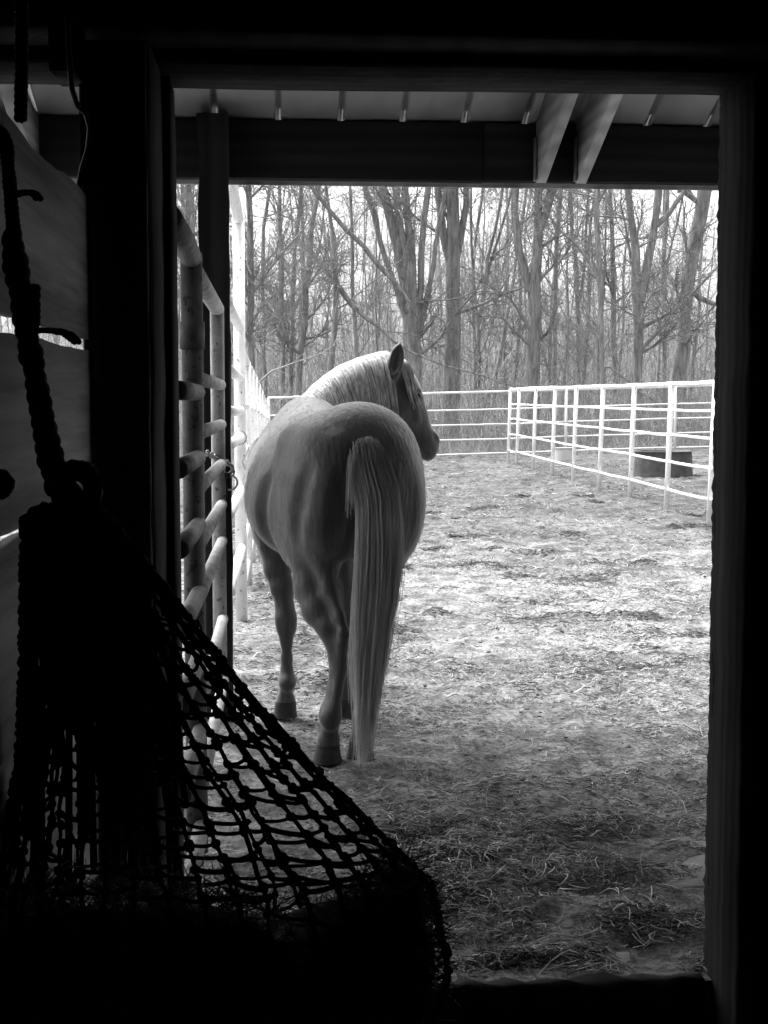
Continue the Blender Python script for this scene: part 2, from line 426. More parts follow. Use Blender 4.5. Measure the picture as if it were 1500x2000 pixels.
def relief(X, Y):
    r = 0.030 * N1(X * 1.1, Y * 1.1) + 0.028 * N2(X * 3.3 + 5, Y * 3.3) + 0.022 * N3(X * 8.0, Y * 8.0 + 9) + 0.016 * N4(X * 19.0, Y * 19.0)
    # hoof-trodden pits and clods
    c = N2(X * 5.1 + 30, Y * 5.1 + 11); r += 0.04 * np.clip(c - 0.18, 0, 1) - 0.11 * np.clip(-c - 0.22, 0, 1)
    c = N1(X * 3.1 + 50, Y * 3.1 + 21); r -= 0.13 * np.clip(c - 0.25, 0, 1)
    c = N3(X * 11.0 + 3, Y * 11.0 + 1); r += 0.03 * np.clip(c - 0.2, 0, 1); r += 0.010 * N2(X * 34.0, Y * 34.0)
    return r
def ground_z(X, Y):
    amp = 0.75 + 0.55 * smooth01(6.0, 13, Y)
    amp = amp * (1 - 0.55 * smooth01(40, 50, Y))
    calm = smooth01(3.4, 3.75, Y)
    return gz(X, Y) + relief(X, Y) * amp * calm - 0.012

ys = [3.44]
while ys[-1] < 44: ys.append(ys[-1] * 1.0042)
while ys[-1] < 900: ys.append(ys[-1] * 1.12)
ys = np.array(ys)
xs = [0.0]
while xs[-1] < 3.2: xs.append(xs[-1] + 0.022)
while xs[-1] < 14: xs.append(xs[-1] + max(0.03, xs[-1] * 0.011))
while xs[-1] < 900: xs.append(xs[-1] * 1.15)
xl = [0.0]
while xl[-1] < 1.2: xl.append(xl[-1] + 0.022)
while xl[-1] < 900: xl.append(xl[-1] * 1.12)
xs = np.concatenate([-np.array(xl)[:0:-1], np.array(xs)])
GX, GY = np.meshgrid(xs, ys)
GZ = ground_z(GX, GY)
near_edge = GY < 3.6
nx, ny = len(xs), len(ys)
idx = np.arange(nx * ny).reshape(ny, nx)
GF = np.stack([idx[:-1, :-1], idx[:-1, 1:], idx[1:, 1:], idx[1:, :-1]], -1).reshape(-1, 4)
gme = mesh_np('ground', np.stack([GX, GY, GZ], -1).reshape(-1, 3), GF); smooth(gme)
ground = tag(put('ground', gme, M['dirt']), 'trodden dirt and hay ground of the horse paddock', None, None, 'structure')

# loose straw and hay stems on the dirt: nobody could count it
M['straw_pale'] = mat('straw_pale', 0.45, 0.75, 9.0, 0.6, transl=0.2, island=0.25)
M['straw_grey'] = mat('straw_grey', 0.20, 0.48, 9.0, 0.8, island=0.6)
M['straw_dark'] = mat('straw_dark', 0.04, 0.12, 9.0, 0.9, island=0.5)
def scatter_straw(n, y0, y1, lmin, lmax, rad, seed, clump=0.0, lift=0.5, xr=(-0.6, 2.2), heaps=None, widen=True):
    r = np.random.default_rng(seed)
    if heaps is None:
        t = r.random(n); Y = 1.0 / (1.0 / y0 + t * (1.0 / y1 - 1.0 / y0)) if widen else y0 + (y1 - y0) * t
        X = xr[0] * Y / 6.0 + r.random(n) * (xr[1] - xr[0]) * Y / 6.0
        hz = 0.0
    else:
        hp = np.array(heaps); k = r.integers(0, len(hp), n)
        X = hp[k, 0] + r.normal(0, 1, n) * hp[k, 2]; Y = hp[k, 1] + r.normal(0, 1, n) * hp[k, 3]
        e = np.exp(-((X - hp[k, 0]) / hp[k, 2]) ** 2 / 2 - ((Y - hp[k, 1]) / hp[k, 3]) ** 2 / 2)
        hz = e * hp[k, 4] * r.random(n)
    if clump:
        keep = (N1(X * 1.7 + 9, Y * 1.7) + 0.6 * N3(X * 6, Y * 6)) * clump + r.random(n) > 0.5
        X, Y = X[keep], Y[keep]; n = len(X); hz = hz[keep] if np.ndim(hz) else hz
    keep = Y > 3.5; X, Y = X[keep], Y[keep]; n = len(X); hz = hz[keep] if np.ndim(hz) else hz
    far = np.maximum(Y / 6.0, 1.0); L = (lmin + (lmax - lmin) * r.random(n) ** 2) * far ** 0.6
    a = r.random(n) * math.pi * 2; bend = r.normal(0, 0.5, n)
    K = 4; t = np.linspace(-0.5, 0.5, K)
    P = np.zeros((n, K, 3))
    for i in range(K):
        aa = a + bend * t[i] * 1.6
        P[:, i, 0] = X + np.cos(aa) * L * t[i]; P[:, i, 1] = Y + np.sin(aa) * L * t[i]
    lf = np.abs(r.normal(0, 1, n)) * lift * L * 0.3
    tilt = r.normal(0, 0.5, n) * lift * L
    for i in range(K):
        P[:, i, 2] = ground_z(P[:, i, 0], P[:, i, 1]) + rad + np.maximum(hz + lf * (1 - (2 * t[i]) ** 2) + tilt * np.clip(t[i], 0, 1), 0)
    R = rad * far[:, None] ** 0.9 * np.ones((1, K)) * (0.6 + 0.8 * r.random((n, 1))); R[:, -1] *= 0.4
    return tubes(P, R, 3)
def stuff(name, parts, m, label, cat):
    a = Acc()
    for V, F in parts: a.add(V, F)
    return tag(put(name, a.mesh(name), M[m]), label, cat, None, 'stuff')
heaps = [(1.08, 4.72, 0.20, 0.07, 0.05), (0.60, 4.45, 0.10, 0.05, 0.02), (1.0, 4.25, 0.15, 0.09, 0.04), (1.08, 3.85, 0.10, 0.07, 0.05), (0.66, 3.62, 0.10, 0.03, 0.03), (0.42, 4.1, 0.12, 0.06, 0.02), (0.45, 4.75, 0.12, 0.05, 0.02)]
rs = np.random.default_rng(14); scuffs = []      # trodden clumps across the yard
for k in range(70):
    Y = 7.0 + 15 * rs.random() ** 1.3; X = (-0.05 + 0.36 * rs.random()) * Y
    scuffs.append((X, Y, 0.05 + 0.16 * rs.random() ** 2, 0.05 + 0.10 * rs.random(), 0.035))
stuff('straw', [scatter_straw(900, 3.5, 22.0, 0.03, 0.13, 0.0016, 1, 0.7, 0.6), scatter_straw(120, 0, 0, 0.04, 0.13, 0.0019, 2, 0, 0.4, heaps=heaps[:4]), scatter_straw(150, 3.5, 5.2, 0.04, 0.16, 0.0019, 3, 0.4, 0.7)], 'straw_pale', 'bright loose straw stems scattered over the dirt', 'straw')
stuff('hay_litter', [scatter_straw(42000, 3.5, 34.0, 0.02, 0.09, 0.0012, 4, 1.5, 0.35), scatter_straw(2000, 0, 0, 0.03, 0.10, 0.0011, 5, 0, 0.2, heaps=heaps)], 'straw_grey', 'grey trampled hay litter covering the dirt', 'hay')
stuff('dark_hay', [scatter_straw(30000, 3.5, 34.0, 0.015, 0.06, 0.0014, 7, 1.5, 0.35), scatter_straw(3400, 0, 0, 0.02, 0.08, 0.0014, 8, 0, 0.2, heaps=heaps), scatter_straw(5200, 0, 0, 0.02, 0.07, 0.0017, 9, 0, 0.2, heaps=scuffs)], 'straw_dark', 'dark damp hay lying in low heaps near the door sill', 'hay')

# clods of earth and droppings
def clods(n, seed, box, smin, smax, y_pow=False):
    r = np.random.default_rng(seed)
    ico = [(0, 0, 1), (0.89, 0, 0.45), (0.28, 0.85, 0.45), (-0.72, 0.53, 0.45), (-0.72, -0.53, 0.45), (0.28, -0.85, 0.45), (0.72, 0.53, -0.45), (-0.28, 0.85, -0.45), (-0.89, 0, -0.45), (-0.28, -0.85, -0.45), (0.72, -0.53, -0.45), (0, 0, -1)]
    fc = [(0, 1, 2), (0, 2, 3), (0, 3, 4), (0, 4, 5), (0, 5, 1), (1, 6, 2), (2, 7, 3), (3, 8, 4), (4, 9, 5), (5, 10, 1), (6, 7, 2), (7, 8, 3), (8, 9, 4), (9, 10, 5), (10, 6, 1), (11, 7, 6), (11, 8, 7), (11, 9, 8), (11, 10, 9), (11, 6, 10)]
    ico = np.array(ico); fc = np.array(fc)
    t = r.random(n); Y = 1.0 / (1.0 / box[2] + t * (1.0 / box[3] - 1.0 / box[2]))
    X = box[0] * Y / 6 + r.random(n) * (box[1] - box[0]) * Y / 6
    keep = N1(X * 1.3 + 4, Y * 0.9 + 2) + 0.25 * r.normal(0, 1, n) > 0.02; X, Y = X[keep], Y[keep]; n = len(X)
    S = (smin + (smax - smin) * r.random(n) ** 3) * (0.5 + Y / 14.0)
    V = ico[None] * (0.45 + 1.0 * r.random((n, 12, 1))) * S[:, None, None] * np.array([1.2, 1.0, 0.55])
    V[:, :, 0] += X[:, None]; V[:, :, 1] += Y[:, None]; V[:, :, 2] += (ground_z(X, Y) + S * 0.15)[:, None]
    F = fc[None] + (np.arange(n) * 12)[:, None, None]
    return V.reshape(-1, 3), F.reshape(-1, 3)
M['clod'] = mat('clod', 0.06, 0.22, 30.0, 0.95, island=0.5)
stuff('earth_clods', [clods(3600, 21, (-0.4, 2.2, 4.2, 34.0), 0.003, 0.013)], 'clod', 'small dark clods of earth kicked up across the paddock', 'clods')
# flat pale stones set by the sill
M['flag'] = mat('flag', 0.13, 0.22, 12.0, 0.9, 0.4, 60.0)
for k, (c, lab) in enumerate((([(1295, 1690), (1385, 1665), (1400, 1725), (1310, 1735)], 'flat pale stone slab beside the right door post, farther one'),
               ([(1350, 1800), (1410, 1795), (1410, 1845), (1362, 1850)], 'small flat stone slab against the foot of the right door post'),
               ([(1085, 1850), (1228, 1838), (1258, 1892), (1120, 1905)], 'flat stone slab set in the dirt at the door sill'))):
    g = np.array([G(*p) for p in c]); r = np.random.default_rng(60 + k)
    ring = []
    for i in range(4):
        for t in (0, 0.33, 0.66):
            ring.append(g[i] * (1 - t) + g[(i + 1) % 4] * t + np.append(r.normal(0, 0.008, 2), 0))
    ring = np.array(ring); n = len(ring)
    zt = float(np.max(ground_z(ring[:, 0], ring[:, 1]))) - 0.012
    ctr = ring.mean(0)
    V = [(p[0], p[1], zt - 0.05) for p in ring] + [(p[0], p[1], zt - 0.004) for p in ring] + [tuple(ctr[:2] + (p[:2] - ctr[:2]) * 0.95) + (zt,) for p in ring] + [(ctr[0], ctr[1], zt + 0.001)]
    F4 = [(i, (i + 1) % n, n + (i + 1) % n, n + i) for i in range(n)] + [(n + i, n + (i + 1) % n, 2 * n + (i + 1) % n, 2 * n + i) for i in range(n)]
    F3 = [(2 * n + i, 2 * n + (i + 1) % n, 3 * n) for i in range(n)]
    tag(put('stone_slab', mesh_np('stone_slab', V, [np.array(F4), np.array(F3)]), M['flag']), lab, 'stone', 'stone slabs by the sill')
# ------------------------------------------------------------------ pipe panels and gates
def pipe(name, pts, r, m, parent, sides=10, wob=0.0, seed=0):
    pts = np.array(pts, float)
    if wob:
        t = np.linspace(0, 1, 9); s = np.linspace(0, 1, len(pts))
        pts = np.stack([np.interp(t, s, pts[:, k]) for k in range(3)], 1)
        g = np.random.default_rng(seed); pts[1:-1, 2] += g.normal(0, wob, 7).cumsum() * 0.4 - wob * np.sin(t[1:-1] * math.pi)
    org = np.array(parent.location)
    a = Acc(); a.tube(pts - org, r, sides)
    return put(name, a.mesh(name), M[m], parent)

def panel(p0, p1, h0, h1, rails0, rails1, r, rr, m, label, group, wob=0.0, seed=0, end=True, start=True, lean=0.0):
    """upright pipe at p1 (and p0), horizontal rails between; heights are above the local ground"""
    z0, z1 = float(gz(*p0)), float(gz(*p1))
    t = tag(empty('fence_panel', (p0[0], p0[1], z0)), label, 'fence panel', group)
    A = np.array((p0[0], p0[1], z0)); B = np.array((p1[0], p1[1], z1))
    ux = np.array((lean, 0, 0))
    if start: pipe('upright', [A + (0, 0, -0.06), A + (0, 0, h0) + ux * h0], r, m, t, 12)
    if end: pipe('upright', [B + (0, 0, -0.06), B + (0, 0, h1) + ux * h1], r, m, t, 12)
    for i, (a, b) in enumerate(zip(rails0, rails1)):
        rad = r * 0.85 if i == 0 else rr
        pipe('rail', [A + (0, 0, a) + ux * a, B + (0, 0, b) + ux * b], rad, m, t, 10, wob, seed * 10 + i)
    return t

# right-hand line: pixel feet of its uprights, far to near
feet = [(992, 903), (1009, 907), (1041, 917), (1078, 929), (1119, 942), (1170, 956), (1230, 973), (1301, 996), (1385, 1020)]
pts = []
for (x, y) in feet:
    p = G(x, y)
    for _ in range(4): p = G(x, y, float(gz(p[0], p[1])))
    pts.append((float(p[0]), float(p[1])))
pts.append((5.36, 15.1))
ords = ['short one at the far corner', 'farthest full one', 'second farthest', 'third farthest', 'fourth farthest', 'fifth from the far end', 'fourth from the door post', 'nearest full', 'nearest, cut off by the door post']
RL = [1.74, 1.38, 1.04, 0.675, 0.29]
for i in range(len(pts) - 1):
    panel(pts[i], pts[i + 1], 1.75, 1.75, RL, RL, 0.037, 0.020, 'white_pipe', 'white pipe panel in the right-hand fence line, ' + ords[i], 'panels of the right-hand fence line', 0.005, i + 1, True, i == 0, 0.03)

# far line, square across the pen
fx = [-0.27, 0.92, 3.72, 7.60, 10.55, 13.5, 16.5]
YF = 36.3
def far_tops(x):
    # heights above the local ground so that the top rail runs as in the photograph
    return 1.70
lab = ['at the left corner beyond the gate', 'behind the horse', 'right of the horse\'s muzzle', 'behind the white tub', 'behind the dark tank', 'at the right behind the door post']
for i in range(len(fx) - 1):
    RF = [1.70, 1.24, 0.85, 0.46, 0.07]
    panel((fx[i], YF), (fx[i + 1], YF), 1.70, 1.70, RF, RF, 0.036, 0.022, 'white_pipe', 'white pipe panel of the far cross fence ' + lab[i], 'panels of the far cross fence', 0.006, 50 + i, True, i == 0)

# left-hand line, seen end on: low panels from the tall gate frame to the far corner
XL = -0.265
ly = [9.65, 11.5, 13.1, 15.0, 17.6, 20.5, 24.0, 28.0, 32.0, 36.2]
o9 = ['first', 'second', 'third', 'fourth', 'fifth', 'sixth', 'seventh', 'eighth', 'last']
for i in range(len(ly) - 1):
    h0 = 1.86 - 0.016 * (ly[i] - 9.5); h1 = 1.86 - 0.016 * (ly[i + 1] - 9.5)
    f = [1.0, 0.80, 0.62, 0.44, 0.26, 0.10]
    panel((XL, ly[i]), (XL, ly[i + 1]), h0, h1, [h0 * k for k in f], [h1 * k for k in f], 0.038, 0.025, 'white_pipe', 'white pipe panel of the left-hand line, %s beyond the tall gate frame' % o9[i], 'panels of the left-hand fence line', 0.008, 80 + i, True, False)

# tall white walk-through frame with its gate
t = tag(empty('walkthrough_gate', (XL, 9.6, 0)), 'tall white pipe gate frame just beyond the dark post, left of the horse', 'gate')
zt = float(U(470, 418, 9.5)[2])
pipe('upright', [(XL, 9.55, -0.06), (XL, 9.55, zt)], 0.040, 'white_pipe', t, 14)
pipe('upright', [(XL - 0.02, 7.2, -0.06), (XL - 0.02, 7.2, zt + 0.12)], 0.040, 'white_pipe', t, 14)
pipe('top_rail', [(XL, 9.55, zt - 0.03), (XL - 0.02, 8.4, zt + 0.09), (XL - 0.02, 7.2, zt + 0.12)], 0.038, 'white_pipe', t, 14)
for z in (2.0, 1.66, 1.44, 1.26, 0.90, 0.50):
    pipe('rail', [(XL + 0.005, 9.5, z), (XL, 7.2, z + 0.01)], 0.030, 'white_pipe', t, 12)
# wire wound round one rail
a = Acc(); th = np.linspace(0, 5 * math.pi, 60)
a.tube(np.stack([0.045 * np.cos(th), -0.16 - 0.02 * th / 5 + 0 * th, 1.26 + 0.048 * np.sin(th)], 1), 0.004, 5)
a.tube([(0.04, -0.2, 1.27), (0.06, -0.26, 1.18), (0.02, -0.32, 1.10), (0.05, -0.3, 1.02)], 0.004, 5)
put('wire', a.mesh('wire'), M['chain'], t)

# pipe gate standing open along the left side, near part
XG = -0.268
t = tag(empty('pipe_gate', (XG, 4.35, 0)), 'grey pipe gate end, darkened for shade, with a sleeve, nearest the door, beside the dark door post', 'gate', 'pipe gates on the left')
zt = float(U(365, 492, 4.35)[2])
pipe('upright', [(XG, 4.37, 0.06), (XG, 4.37, zt)], 0.034, 'shaded_pipe', t, 16)
pipe('sleeve', [(XG, 4.37, float(U(377, 681, 4.35)[2])), (XG, 4.37, float(U(377, 628, 4.35)[2]))], 0.039, 'shaded_pipe', t, 16)
pipe('top_rail', [(XG, 4.39, zt - 0.02), (XG - 0.004, 4.1, zt + 0.005), (XG - 0.01, 3.62, zt + 0.01)], 0.034, 'shaded_pipe', t, 14)
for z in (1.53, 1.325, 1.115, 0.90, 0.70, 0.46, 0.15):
    pipe('rail', [(XG + 0.014, 4.36, z), (XG + 0.006, 3.62, z)], 0.026, 'shaded_pipe', t, 12)
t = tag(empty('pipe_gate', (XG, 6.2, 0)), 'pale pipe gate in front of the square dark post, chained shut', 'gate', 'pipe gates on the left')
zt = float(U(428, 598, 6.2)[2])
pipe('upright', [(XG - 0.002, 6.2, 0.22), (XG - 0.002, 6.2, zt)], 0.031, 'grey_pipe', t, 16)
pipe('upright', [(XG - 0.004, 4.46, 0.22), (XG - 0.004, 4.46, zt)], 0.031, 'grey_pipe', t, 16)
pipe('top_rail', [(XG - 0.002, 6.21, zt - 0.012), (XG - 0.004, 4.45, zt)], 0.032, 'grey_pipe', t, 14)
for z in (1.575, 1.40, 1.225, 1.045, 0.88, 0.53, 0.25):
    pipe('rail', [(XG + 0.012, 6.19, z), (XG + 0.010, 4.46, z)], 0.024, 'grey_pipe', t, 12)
a = Acc(); a.tube([(0.035, 0.0, 1.185), (0.036, 0.0, 1.16)], 0.016, 10); a.tube([(0.036, -0.005, 1.17), (0.034, -0.01, 1.06)], 0.005, 6)
put('latch_pin', a.mesh('latch_pin'), M['cable'], t)

# chain from the gate round the post
def chain_links(P, link=0.038, r=0.0042):
    P = np.array(P); d = np.r_[0, np.cumsum(np.linalg.norm(np.diff(P, axis=0), axis=1))]
    n = max(3, int(d[-1] / (link * 0.72)))
    t = tag(empty('gate_chain', tuple(P[0])), 'small link chain hanging between the pale gate and the white frame', 'chain')
    for k in range(n):
        s0, s1 = d[-1] * k / n, d[-1] * (k + 1) / n
        a = np.array([np.interp(s0, d, P[:, q]) for q in range(3)]); b = np.array([np.interp(s1, d, P[:, q]) for q in range(3)])
        c = (a + b) / 2; ax = (b - a) / np.linalg.norm(b - a); side = np.cross(ax, (0.3, 0.5, 0.8) if k % 2 else (-0.9, 0.3, 0.2)); side /= np.linalg.norm(side)
        th = np.linspace(0, 2 * math.pi, 17)
        ring = c + np.outer(np.cos(th) * link * 0.5, ax) + np.outer(np.sin(th) * link * 0.3, side) - P[0]
        acc = Acc(); acc.tube(ring, r, 6, False); put('link', acc.mesh('link'), M['chain'], t)
    acc = Acc(); th = np.linspace(0, 2 * math.pi, 25); e = P[-1] - P[0]
    acc.tube(np.stack([e[0] + 0.034 * np.cos(th), e[1] + 0 * th, e[2] - 0.03 + 0.034 * np.sin(th)], 1), 0.005, 6, False)
    put('snap_ring', acc.mesh('snap_ring'), M['chain'], t)
chain_links([U(403, 884, 6.0), U(418, 892, 6.1), U(432, 896, 6.3), U(446, 905, 6.42), U(458, 915, 6.42), U(449, 930, 6.42)])

# stock tanks behind the right-hand fence
def tank(name, px, py, w, h, Y, m, label):
    p = U(px, py, Y); z = float(gz(p[0], p[1])); n = 40
    R = w / 2; prof = [(R * 0.99, -0.03), (R * 1.0, 0.0), (R * 0.985, h * 0.35), (R * 0.99, h * 0.37), (R * 0.97, h * 0.7), (R * 0.975, h * 0.72), (R * 0.95, h * 0.96), (R * 0.99, h * 0.965), (R * 0.99, h), (R * 0.92, h), (R * 0.92, h * 0.72)]
    V = []; F = []
    for (r, zz) in prof:
        for k in range(n):
            a = 2 * math.pi * k / n; V.append((r * math.cos(a), r * math.sin(a), zz))
    for j in range(len(prof) - 1):
        for k in range(n): F.append((j * n + k, j * n + (k + 1) % n, (j + 1) * n + (k + 1) % n, (j + 1) * n + k))
    b = len(V); V.append((0, 0, h * 0.72)); j = len(prof) - 1
    F3 = [(j * n + k, j * n + (k + 1) % n, b) for k in range(n)]
    t = tag(empty(name, (p[0], p[1], z)), label, 'tank')
    me = mesh_np('wall', V[:-1], np.array(F)); smooth(me); put('wall', me, M[m], t)
    water = [(R * 0.918 * math.cos(2 * math.pi * k / n), R * 0.918 * math.sin(2 * math.pi * k / n), h * 0.78) for k in range(n)] + [(0, 0, h * 0.78)]
    put('water', mesh_np('water', water, np.array([(k, (k + 1) % n, n) for k in range(n)])), M['water'], t)
M['water'] = mat('water', 0.03, 0.04, 5.0, 0.05, spec=0.5)
M['tank_dark'] = mat('tank_dark', 0.06, 0.11, 6.0, 0.6)
M['tank_pale'] = mat('tank_pale', 0.5, 0.62, 6.0, 0.6)
tank('stock_tank', 1295, 935, 1.14, 0.47, 26.6, 'tank_dark', 'low round black stock tank behind the right-hand white fence')
tank('water_tub', 1099, 906, 0.48, 0.30, 33.0, 'tank_pale', 'small pale water tub behind the right-hand white fence near the far corner')
# ------------------------------------------------------------------ the bare winter wood
M['bark'] = mat('bark', 0.14, 0.36, 9.0, 0.95, 1.0, 16.0, (1, 1, 0.18), bdist=0.06)
M['bark_pale'] = mat('bark_pale', 0.18, 0.42, 9.0, 0.95, 1.0, 16.0, (1, 1, 0.18), bdist=0.06)
M['twig'] = mat('twig', 0.18, 0.34, 4.0, 0.95)
M['dead_leaf'] = mat('dead_leaf', 0.14, 0.40, 5.0, 0.8, transl=0.3)

def wander(P0, D, L, K, r, curl, up):
    """n branch centre lines growing from P0 along D"""
    n = len(P0); P = np.zeros((n, K, 3)); P[:, 0] = P0; d = D / np.linalg.norm(D, axis=1, keepdims=True)
    st = (L / (K - 1))[:, None]
    for k in range(1, K):
        d = d + r.normal(0, curl, (n, 3)) + np.array((0, 0, up)); d /= np.linalg.norm(d, axis=1, keepdims=True)
        P[:, k] = P[:, k - 1] + d * st
    return P
def spawn(P, R, n, r, t0, t1, ang, Lf, L):
    """n children along random parents: start points, directions, radii, lengths"""
    N, K, _ = P.shape
    w = np.linalg.norm(P[:, -1] - P[:, 0], axis=1); i = r.choice(N, n, p=w / w.sum())
    t = (t0 + (t1 - t0) * r.random(n)) * (K - 1); k = np.minimum(t.astype(int), K - 2); f = (t - k)[:, None]
    p = P[i, k] * (1 - f) + P[i, k + 1] * f; tg = P[i, k + 1] - P[i, k]; tg /= np.linalg.norm(tg, axis=1, keepdims=True)
    rad = R[i, k] * (1 - f[:, 0]) + R[i, k + 1] * f[:, 0]
    s = r.normal(0, 1, (n, 3)); s -= (s * tg).sum(1, keepdims=True) * tg; s /= np.linalg.norm(s, axis=1, keepdims=True)
    a = np.radians(ang[0] + (ang[1] - ang[0]) * r.random(n))[:, None]
    d = tg * np.cos(a) + s * np.sin(a)
    ln = L * (0.45 + 0.75 * r.random(n)) * (1 - Lf * t / (K - 1))
    return p, d, rad, ln
def taper(r0, K, e): return r0[:, None] * (1 - np.linspace(0, 1, K)[None] * (1 - e))

def build_tree(name, stems, label, group, seed, m='bark', limbs=16, twigs=150, fine=500, Ll=3.2, leaves=0, low=0.25, thin=1.0, root=None):
    """stems: list of (points (k,3), radii) in the place; limbs, twigs and fine shoots grow from them"""
    r = np.random.default_rng(seed)
    base = np.array(stems[0][0][0]); base = np.array((base[0], base[1], float(gz(base[0], base[1]))))
    t = tag(empty(name, tuple(base)), label, 'tree', group)
    K = 14; SP = []; SR = []
    for pts, rad in stems:
        pts = np.array(pts, float); d = np.r_[0, np.cumsum(np.linalg.norm(np.diff(pts, axis=0), axis=1))]
        s = np.linspace(0, d[-1], K); p = np.stack([np.interp(s, d, pts[:, q]) for q in range(3)], 1)
        p[1:-1] = (p[:-2] + 2 * p[1:-1] + p[2:]) / 4; p[1:-1] += r.normal(0, 0.025, (K - 2, 3))
        SP.append(p - base); SR.append(np.interp(s, d, rad))
    SP = np.array(SP); SR = np.array(SR)
    a = Acc(); a.add(*tubes(SP, SR * (1 + 0.05 * r.normal(0, 1, SR.shape)), 9))
    put('trunk', a.mesh('trunk'), M[m], t)
    c = Acc()
    p, d, rad, ln = spawn(SP, SR, limbs, r, low, 0.98, (25, 75), 0.3, Ll)
    LP = wander(p, d, ln, 8, r, 0.14, 0.06); LR = taper(np.minimum(rad * 0.5, 0.075) * (0.5 + 0.6 * r.random(limbs)), 8, 0.25); c.add(*tubes(LP, LR, 5))
    p, d, rad, ln = spawn(np.concatenate([LP, LP]), np.concatenate([LR, LR]), twigs, r, 0.1, 1.0, (20, 70), 0.4, Ll * 0.5)
    TP = wander(p, d, ln, 6, r, 0.16, 0.04); TR = taper(np.clip(rad * 0.55, 0.007, 0.026), 6, 0.35) * thin; c.add(*tubes(TP, TR, 3))
    p, d, rad, ln = spawn(TP, TR, fine, r, 0.1, 1.0, (20, 70), 0.4, Ll * 0.28)
    FP = wander(p, d, ln, 4, r, 0.2, 0.02); FR = taper(np.clip(rad * 0.7, 0.0045, 0.010), 4, 0.5) * thin; c.add(*tubes(FP, FR, 3))
    put('crown', c.mesh('crown'), M['twig'], t)
    if leaves:
        n = leaves; i = r.integers(0, len(FP), n); q = FP[i, r.integers(1, 4, n)]
        s = 0.035 + 0.045 * r.random(n); u = r.normal(0, 1, (n, 3)); u /= np.linalg.norm(u, axis=1, keepdims=True)
        v = np.cross(u, r.normal(0, 1, (n, 3))); v /= np.linalg.norm(v, axis=1, keepdims=True)
        w = np.cross(u, v) * 0.25
        V = np.stack([q, q + (u * 0.6 + v * 0.4 + w) * s[:, None], q + u * s[:, None] * 1.5, q + (u * 0.6 - v * 0.4 + w) * s[:, None]], 1).reshape(-1, 3)
        put('dead_leaves', mesh_np('dead_leaves', V, np.arange(4 * n).reshape(-1, 4)), M['dead_leaf'], t)
        t.children[-1]['kind'] = 'stuff'
    return t

def stem(Y, pix, ext=5.0, dy=0.0, seed=0):
    """a stem from picture points (px, py, width in px), grown on above the frame"""
    P = []; R = []
    g = G(pix[0][0], 880); 
    for j, (x, y, w) in enumerate(pix):
        yy = Y + dy * j; P.append(U(x, y, yy)); R.append(w * 0.36 / FPX * yy)
    P = np.array(P)
    if pix[0][1] >= 690:      # carry it down into the soil
        b = P[0].copy(); b[2] = float(gz(b[0], b[1])) - 0.15; P = np.vstack([b, P]); R = [R[0] * 1.25] + R
    d = P[-1] - P[-2]; d /= np.linalg.norm(d); d = d + np.array((0, 0, 0.5)); d /= np.linalg.norm(d)
    P = np.vstack([P, P[-1] + d * ext * 0.5, P[-1] + d * ext]); R += [R[-1] * 0.7, R[-1] * 0.3]
    return P, np.array(R)

